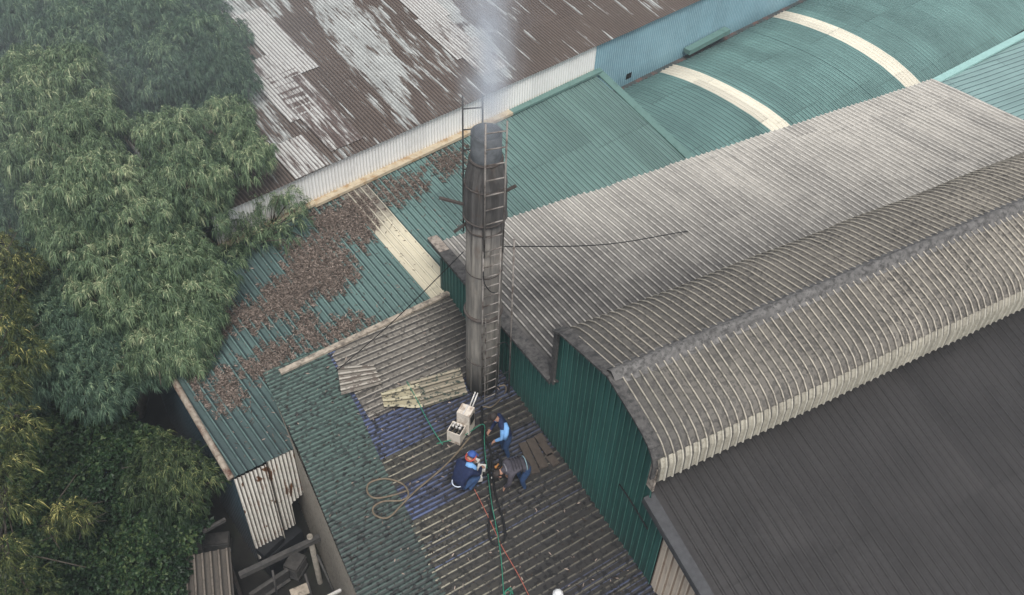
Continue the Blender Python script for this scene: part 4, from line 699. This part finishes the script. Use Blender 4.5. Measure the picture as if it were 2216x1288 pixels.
def crown(lobes, dens, nleaf, L, Wd, mat, seed, parent, droop=(.7, 1.6), tint=(1.5, 2.), flat=.85, sub=.42, spread=.5):
    """lobes are split into domed sub-clumps; leaf tufts sit on each dome and hang outwards"""
    r = np.random.default_rng(seed); Ps = []; Ds = []; Ls = []; Ts = []
    for (x, y, rp, z) in lobes:
        c = atz((x, y), z); rad = rp / (FP / np.linalg.norm(c - CAMP)); ns = max(4, int(5.2 * (rad / sub) ** 2 * .62))
        k = np.arange(ns) + .5; th = np.arccos(np.clip(1 - 1.55 * k / ns, -1, 1)); ph = k * 2.39996 + r.uniform(0, 6)
        d = np.stack([np.sin(th) * np.cos(ph), np.sin(th) * np.sin(ph), np.cos(th)], 1) + r.normal(size=(ns, 3)) * .12; d /= np.linalg.norm(d, axis=1)[:, None]
        rad *= .86; sc_ = c + d * (rad - sub * .55) * r.uniform(.72, 1.12, ns)[:, None] * [1, 1, flat]; sr = sub * r.uniform(.65, 1.25, ns); st_ = r.normal(0, .13, ns)
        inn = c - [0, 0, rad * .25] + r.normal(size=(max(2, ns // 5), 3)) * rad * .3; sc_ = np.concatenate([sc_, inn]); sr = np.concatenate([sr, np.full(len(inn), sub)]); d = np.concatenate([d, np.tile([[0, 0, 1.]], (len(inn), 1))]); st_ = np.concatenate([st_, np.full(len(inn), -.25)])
        for q0_, r0_, dd, t0_ in zip(sc_, sr, d, st_):
            n = max(5, int(dens * r0_ * r0_ * 4)); e = r.normal(size=(n, 3)) + dd * .7 + [0, 0, .55]; e /= np.linalg.norm(e, axis=1)[:, None]
            tc = q0_ + e * r0_ * r.uniform(.55, 1.08, n)[:, None] * [1, 1, .8]; rep_ = np.repeat(np.arange(n), nleaf); m = len(rep_)
            q = r.normal(size=(m, 3)) * spread + e[rep_] * .8 + [0, 0, .15]; q /= np.linalg.norm(q, axis=1)[:, None]
            Ps.append(tc[rep_] + r.normal(size=(m, 3)) * L * .14); Ds.append(q); Ls.append(L * r.uniform(.6, 1.25, m)); Ts.append(np.clip(r.beta(*tint, m) + t0_ + r.normal(0, .12, n)[rep_] + .16 * (e[rep_, 2] - .4) + .12 * (dd[2] - .4), 0, 1))  # top light painted into tint: upward leaves lighter, inner clumps darker
    P = np.concatenate(Ps); D = np.concatenate(Ds); Ln = np.concatenate(Ls); T = np.concatenate(Ts); n = len(P)
    return leaves_mesh('crown', P, D, Wd * r.uniform(.7, 1.3, n), Ln, r.uniform(*droop, n), mat, seed, T, parent=parent)
def tree(name, foot, label, lobes, mat, seed, dens=26, nleaf=20, L=.16, Wd=.019, fork=2.5, r0=.16, cat='tree', nb=None, **kw):
    T = thing(name, (foot[0], foot[1], 0), label, cat); r = np.random.default_rng(seed); mb = MB(); cs = [atz((x, y), z) for x, y, _, z in lobes]
    top = np.mean(cs, 0); tp = np.array([foot[0] * .6 + top[0] * .4, foot[1] * .6 + top[1] * .4, fork]); base = np.array([foot[0], foot[1], -.1])
    mb.tube(smooth_pts([base, (base + tp) / 2 + r.normal(size=3) * .08, tp], 5), np.linspace(r0, r0 * .75, 11), 9); mb.build('trunk', bark, T, True)
    for c in cs[:nb or len(cs)]:
        mid = tp * .5 + c * .5 + np.array([0, 0, .1]) + r.normal(size=3) * .2; b = MB(); pp = smooth_pts([tp - [0, 0, .15], mid, c], 6); b.tube(pp, np.linspace(r0 * .42, .02, len(pp)), 6)
        for _ in range(3):
            e = c + r.normal(size=3) * [.5, .5, .3]; b.tube([pp[-4], (np.array(pp[-4]) + e) / 2 + [0, 0, .08], e], [.025, .018, .008], 5)
        b.build('branch', bark, T, True)
    crown(lobes, dens, nleaf, L, Wd, mat, seed, T, **kw); return T
Zl = lambda L_, z: [(x, y, r_, z + dz) for x, y, r_, dz in L_]
f1 = atz((330, 930), 0.); 
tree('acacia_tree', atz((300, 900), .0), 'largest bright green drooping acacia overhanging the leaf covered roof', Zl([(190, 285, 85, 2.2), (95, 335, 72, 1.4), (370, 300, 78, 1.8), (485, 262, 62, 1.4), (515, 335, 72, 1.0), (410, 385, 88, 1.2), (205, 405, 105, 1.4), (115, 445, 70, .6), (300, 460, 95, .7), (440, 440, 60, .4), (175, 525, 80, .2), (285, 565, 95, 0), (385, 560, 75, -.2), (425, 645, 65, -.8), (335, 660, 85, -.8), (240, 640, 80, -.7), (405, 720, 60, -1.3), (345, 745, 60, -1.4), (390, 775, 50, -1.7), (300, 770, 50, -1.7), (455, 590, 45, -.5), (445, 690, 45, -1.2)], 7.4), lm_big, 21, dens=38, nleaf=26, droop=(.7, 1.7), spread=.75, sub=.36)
tree('acacia_tree', atz((470, 760), .0), 'slender acacia limb with sparse foliage in front of the white wall end', Zl([(560, 440, 45, .6), (625, 435, 38, .6), (545, 505, 48, .2), (490, 555, 45, 0), (500, 480, 40, .4), (600, 500, 30, .2), (645, 470, 25, .4), (520, 420, 30, .7)], 6.0), lm_big, 22, dens=16, nleaf=14, L=.2, r0=.09, fork=4.0, sub=.3)
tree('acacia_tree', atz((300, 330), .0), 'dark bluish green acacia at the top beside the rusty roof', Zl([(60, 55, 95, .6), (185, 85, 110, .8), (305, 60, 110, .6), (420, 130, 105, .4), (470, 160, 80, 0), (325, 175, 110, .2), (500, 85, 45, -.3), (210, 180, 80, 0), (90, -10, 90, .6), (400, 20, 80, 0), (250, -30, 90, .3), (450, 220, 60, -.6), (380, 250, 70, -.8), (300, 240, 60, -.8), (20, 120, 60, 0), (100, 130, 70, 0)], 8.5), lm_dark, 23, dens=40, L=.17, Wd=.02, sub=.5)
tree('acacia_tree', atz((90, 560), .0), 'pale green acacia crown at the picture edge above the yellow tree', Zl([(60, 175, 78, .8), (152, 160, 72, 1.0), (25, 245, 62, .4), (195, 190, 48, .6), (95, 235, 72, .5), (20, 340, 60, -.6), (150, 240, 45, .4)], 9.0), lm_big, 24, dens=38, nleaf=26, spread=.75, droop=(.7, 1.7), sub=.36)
tree('wattle_tree', atz((-60, 1000), .0), 'yellow green wattle tree along the picture edge', Zl([(5, 545, 45, .8), (50, 585, 40, .6), (10, 640, 40, .5), (15, 715, 50, .5), (55, 770, 45, .3), (0, 850, 50, .3), (30, 930, 55, .2), (5, 1020, 50, 0), (25, 1100, 40, -.2), (20, 1200, 40, -.4), (60, 1280, 50, -.4)], 6.6), lm_yel, 25, dens=18, tint=(1.1, 2.2), sub=.34)
tree('wattle_tree', atz((150, 1200), .0), 'small yellow tipped wattle among dark creepers', Zl([(150, 1108, 30, .6), (180, 1122, 24, .5), (118, 1140, 22, .3)], 4.8), lm_yel, 26, dens=16, sub=.24, r0=.05, fork=2.0)
tree('wattle_tree', atz((330, 1120), .0), 'olive green wattle growing beside the dark side wall', Zl([(345, 985, 55, .3), (395, 1010, 55, .3), (440, 1030, 45, .2), (330, 1040, 60, .1), (400, 1080, 50, 0)], 3.9), lm_oli, 27, dens=24, r0=.06, fork=1.6, L=.17, Wd=.02)
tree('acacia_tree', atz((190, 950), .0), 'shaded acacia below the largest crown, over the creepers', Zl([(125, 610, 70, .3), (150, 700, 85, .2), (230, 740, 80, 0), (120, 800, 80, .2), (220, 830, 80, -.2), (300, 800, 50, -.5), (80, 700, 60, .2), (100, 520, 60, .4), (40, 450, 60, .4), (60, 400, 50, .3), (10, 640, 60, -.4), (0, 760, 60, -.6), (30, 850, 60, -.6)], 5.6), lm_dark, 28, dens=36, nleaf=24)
def shrub(name, label, lobes, seed, L=.11, Wd=.085, mat=lm_vine, dens=60, nleaf=14, cat='creeper'):
    c = np.mean([atz((x, y), z) for x, y, _, z in lobes], 0); T = thing(name, (c[0], c[1], 0), label, cat); mb = MB(); r = np.random.default_rng(seed)
    for x, y, _, z in lobes:
        q = atz((x, y), z); mb.tube(smooth_pts([(c[0], c[1], 0), (q + [c[0], c[1], 0]) / 2 + r.normal(size=3) * .2, q], 4), .03, 5)
    mb.build('stems', bark, T, True); crown(lobes, dens, nleaf, L, Wd, mat, seed, T, droop=(.1, .6)); return T
shrub('creeper_thicket', 'dark green creeper mound beneath the acacias', Zl([(165, 950, 75, .3), (235, 930, 70, .5), (290, 980, 65, .2), (240, 1040, 85, .1), (170, 1040, 75, 0), (110, 900, 50, .3), (120, 990, 55, .2), (60, 930, 55, .1), (50, 1030, 60, 0), (100, 1080, 55, 0), (10, 980, 50, 0)], 3.2), 31)
shrub('creeper_thicket', 'dark creeper thicket beside the small tin lean-to roof', Zl([(300, 1150, 85, .2), (370, 1150, 60, .1), (200, 1190, 80, .2), (110, 1200, 75, .1), (310, 1240, 85, 0), (210, 1270, 85, 0), (340, 1290, 50, -.2), (120, 1300, 70, 0), (400, 1110, 40, 0), (40, 1130, 65, .1), (50, 1230, 65, .1), (0, 1200, 60, .1), (30, 1300, 60, 0)], 2.6), 32)
#@@YARD
tin_m = mat_rib('brown_tin_sheet', (.085, .072, .06), crest=(.14, .12, .1), valley=(.03, .026, .022), pitch=.2, cpos=.79, cw=.3, vw=.2, var=.25, streak=.4, speck=.4, speck_col=(.03, .03, .028))
lt = thing('lean_to', atz((450, 1240), 0), 'small brown tin lean-to roof low among beams', 'lean-to')
q0, q1, q2 = atz((388, 1208), 2.5), atz((498, 1185), 2.5), atz((535, 1292), 2.5); e1_ = (q1 - q0)[:2]; azl = math.degrees(math.atan2(e1_[1], e1_[0])); Ll = np.linalg.norm(e1_)
sweep('roof', tin_m, q0[:2], azl, [(-3.2, 2.05), (0, 2.5)], -.35, Ll, prof_trap(.2, .035), 0, 3.23, 12, lt, soot=0.)
b = MB()
for x in (-.2, Ll - .1):
    for y in (-.2, -2.6):
        c_ = np.array(q0[:2]) + dirv(azl)[:2] * x + dirv(azl + 90)[:2] * y; b.tube([(c_[0], c_[1], 0), (c_[0], c_[1], 2.35 + .14 * (y + .2))], .05, 8)
b.build('posts', rust_iron, lt)
beam_m = mat_plain('weathered_beam', (.062, .058, .055), .85, var=.3, sc=6, dirt=(.04, .04, .04), dsc=4)
def beam(a, za, b_, zb, w, h, lab, m=beam_m, name='steel_beam', cat='beam'): return tag(MB().bar(atz(a, za), atz(b_, zb), w, h).build(name, m), lab, cat)
beam((518, 1246), 2.3, (692, 1163), 2.3, .13, .16, 'long horizontal beam below the rusty white panels')
beam((438, 1152), 2.4, (488, 1124), 2.4, .08, .1, 'short beam poking out of the creepers by the side wall')
beam((700, 1296), 2.0, (752, 1270), 2.0, .07, .07, 'pale rail at the foot of the workshop wall', alu, 'metal_rail', 'rail')
beam((630, 1288), .9, (668, 1272), .9, .3, .06, 'tan board lying in the dark yard gap', pm, 'board', 'board')
tag(MB().bar(atz((424, 1160), 2.2), atz((436, 1205), 1.6), .16, .16).build('concrete_post', beam_m), 'leaning concrete post behind the tin lean-to', 'post')
p_ = atz((670, 1160), 2.45); tag(MB().lathe(p_[:2], [(.075, 0), (.075, 2.45), (.06, 2.45), (.055, 2.2), (.01, 2.2)], 16, False).build('pipe_post', mat_plain('concrete_pipe', (.22, .2, .17), .8), None, True), 'open topped pipe post between beam and workshop wall', 'post')
for a, za, b_, zb, lab in (((660, 1242), 2.0, (676, 1292), 1.4, 'pale thin strut leaning below the long beam'), ((686, 1200), 2.2, (722, 1278), 1.4, 'thin strut slanting along the workshop wall foot'), ((590, 1235), 2.2, (600, 1292), 1.0, 'dark strut standing under the long beam middle')):
    tag(MB().tube([atz(a, za), atz(b_, zb)], .03, 8).build('strut', beam_m, None, True), lab, 'strut')
tag(MB().box(atz((610, 1190), .55), (1.2, .5, 1.1), 20).box(atz((585, 1180), 1.2), (.7, .35, .25), 25).build('tarp_bundle', mat_plain('black_tarp', (.013, .014, .016), .5, sc=3)), 'black tarpaulin bundle under the rusty white panels', 'tarpaulin')
for k, (p, z, sx, sy, sz, az_, lab) in enumerate((((585, 1270), .25, 1.1, .06, .9, 12, 'dark tin sheet leaning in the yard gap under the long beam'), ((640, 1225), .3, .5, .4, .6, 40, 'dark crate sitting in the yard under the long beam'), ((470, 1175), .3, .7, .35, .5, -20, 'low dark crate between the lean-to and the blue side wall'))):
    q = atz(p, z + sz / 2); b = MB().box(q, (sx, sy, sz), az_, Matrix.Rotation(.25 if sy < .1 else 0, 3, 'X'))
    for e in (-1, 1): b.box(q + np.array([0, 0, e * sz * .3]), (sx + .03, sy + .03, .05), az_, Matrix.Rotation(.25 if sy < .1 else 0, 3, 'X'))
    tag(b.build('tin_sheet' if sy < .1 else 'scrap_crate', beam_m), lab, 'tin sheet' if sy < .1 else 'crate')
#@@SMOKE
def smoke(name, c0, r0_, c1, r1_, d0, d1, label):
    c0, c1 = np.array(c0), np.array(c1); mb = MB(); k = 24; V = []; n_ = 8
    for i in range(n_ + 1):
        f = i / n_; c = c0 + (c1 - c0) * f; rr = r0_ + (r1_ - r0_) * f
        for j in range(k): a = 2 * math.pi * j / k; V.append((c[0] + rr * math.cos(a), c[1] + rr * math.sin(a), c[2]))
    F = [(i * k + j, i * k + (j + 1) % k, (i + 1) * k + (j + 1) % k, (i + 1) * k + j) for i in range(n_) for j in range(k)] + [tuple(reversed(range(k))), tuple(n_ * k + j for j in range(k))]
    mb.add(V, F); t = NT(name + '_vapour'); nt = t.t; nt.nodes.remove(t.p); pv = nt.nodes.new('ShaderNodeVolumePrincipled'); pv.inputs['Color'].default_value = (.88, .93, 1, 1); pv.inputs['Anisotropy'].default_value = .1
    o = t.obj(); xyz = t.sep(o); wv = t.noise(t.scale(o, (1, 1, .6)), 1.1, 2, .5, out='Color'); wx = t.sep(wv)
    f = t.ramp(xyz[2], c0[2], c1[2]); cx = t.math('ADD', t.ramp(xyz[2], c0[2], c1[2], c0[0], c1[0]), t.math('MULTIPLY', t.math('SUBTRACT', wx[0], .5), t.math('MULTIPLY', f, 1.5))); cy = t.math('ADD', t.ramp(xyz[2], c0[2], c1[2], c0[1], c1[1]), t.math('MULTIPLY', t.math('SUBTRACT', wx[1], .5), t.math('MULTIPLY', f, 1.5)))
    dx = t.math('SUBTRACT', xyz[0], cx); dy = t.math('SUBTRACT', xyz[1], cy); rr = t.math('DIVIDE', t.math('SQRT', t.math('ADD', t.math('MULTIPLY', dx, dx), t.math('MULTIPLY', dy, dy))), t.ramp(f, 0., 1., r0_, r1_ * .85))
    fall = t.ramp(rr, .15, .95, 1., 0.); nz = t.ramp(t.noise(t.scale(o, (1, 1, .5)), 1.7, 4, .6), .36, .62)
    t.L(t.math('MULTIPLY', t.math('MULTIPLY', t.math('MULTIPLY', fall, fall), t.math('ADD', .15, nz)), t.ramp(f, 0., 1., d0, d1)), pv.inputs['Density']); t.L(pv.outputs[0], t.out.inputs['Volume'])
    return tag(mb.build(name, t.m), label, 'smoke', kind='stuff')
smoke('chimney_smoke', (CX[0], CX[1], z_top - .35), .40, at_d((1062, -60), 0), 1.55, 3.6, .62, 'pale grey smoke rising from the chimney mouth')
#@@HAZE
hz = NT('haze_air'); hz.t.nodes.remove(hz.p); hv = hz.t.nodes.new('ShaderNodeVolumePrincipled'); hv.inputs['Color'].default_value = (.86, .93, 1, 1); hv.inputs['Density'].default_value = .0015; hv.inputs['Anisotropy'].default_value = .2
hz.t.links.new(hv.outputs[0], hz.out.inputs['Volume'])
tag(MB().box((0, 0, 12.75), (1820, 1820, 27.5)).build('haze', hz.m), 'thin bluish haze over the works', 'haze', kind='stuff')

dv = NT('drifting_smoke_vapour'); dv.t.nodes.remove(dv.p); dp = dv.t.nodes.new('ShaderNodeVolumePrincipled'); dp.inputs['Color'].default_value = (.84, .93, 1, 1)
_c = atz((170, 120), 9.5); _g = dv.n('ShaderNodeTexCoord'); _ln = dv.n('ShaderNodeVectorMath', operation='LENGTH'); dv.L(_g.outputs['Object'], _ln.inputs[0])
dv.L(dv.math('MULTIPLY', dv.ramp(_ln.outputs['Value'], .1, 1., .035, 0.), dv.ramp(dv.noise(_g.outputs['Object'], 2.2, 3), .3, .7, .4, 1.2)), dp.inputs['Density']); dv.L(dp.outputs[0], dv.out.inputs['Volume'])
_bm = bmesh.new(); bmesh.ops.create_uvsphere(_bm, u_segments=24, v_segments=16, radius=1.0); _me = bpy.data.meshes.new('drifting_smoke'); _bm.to_mesh(_me); _bm.free()
_o2 = link('drifting_smoke', _me, dv.m, None, Matrix.Translation(_c) @ Matrix.Diagonal((9., 9., 4.2, 1.))); tag(_o2, 'faint bluish smoke drifting over the tree crowns', 'smoke', kind='stuff')
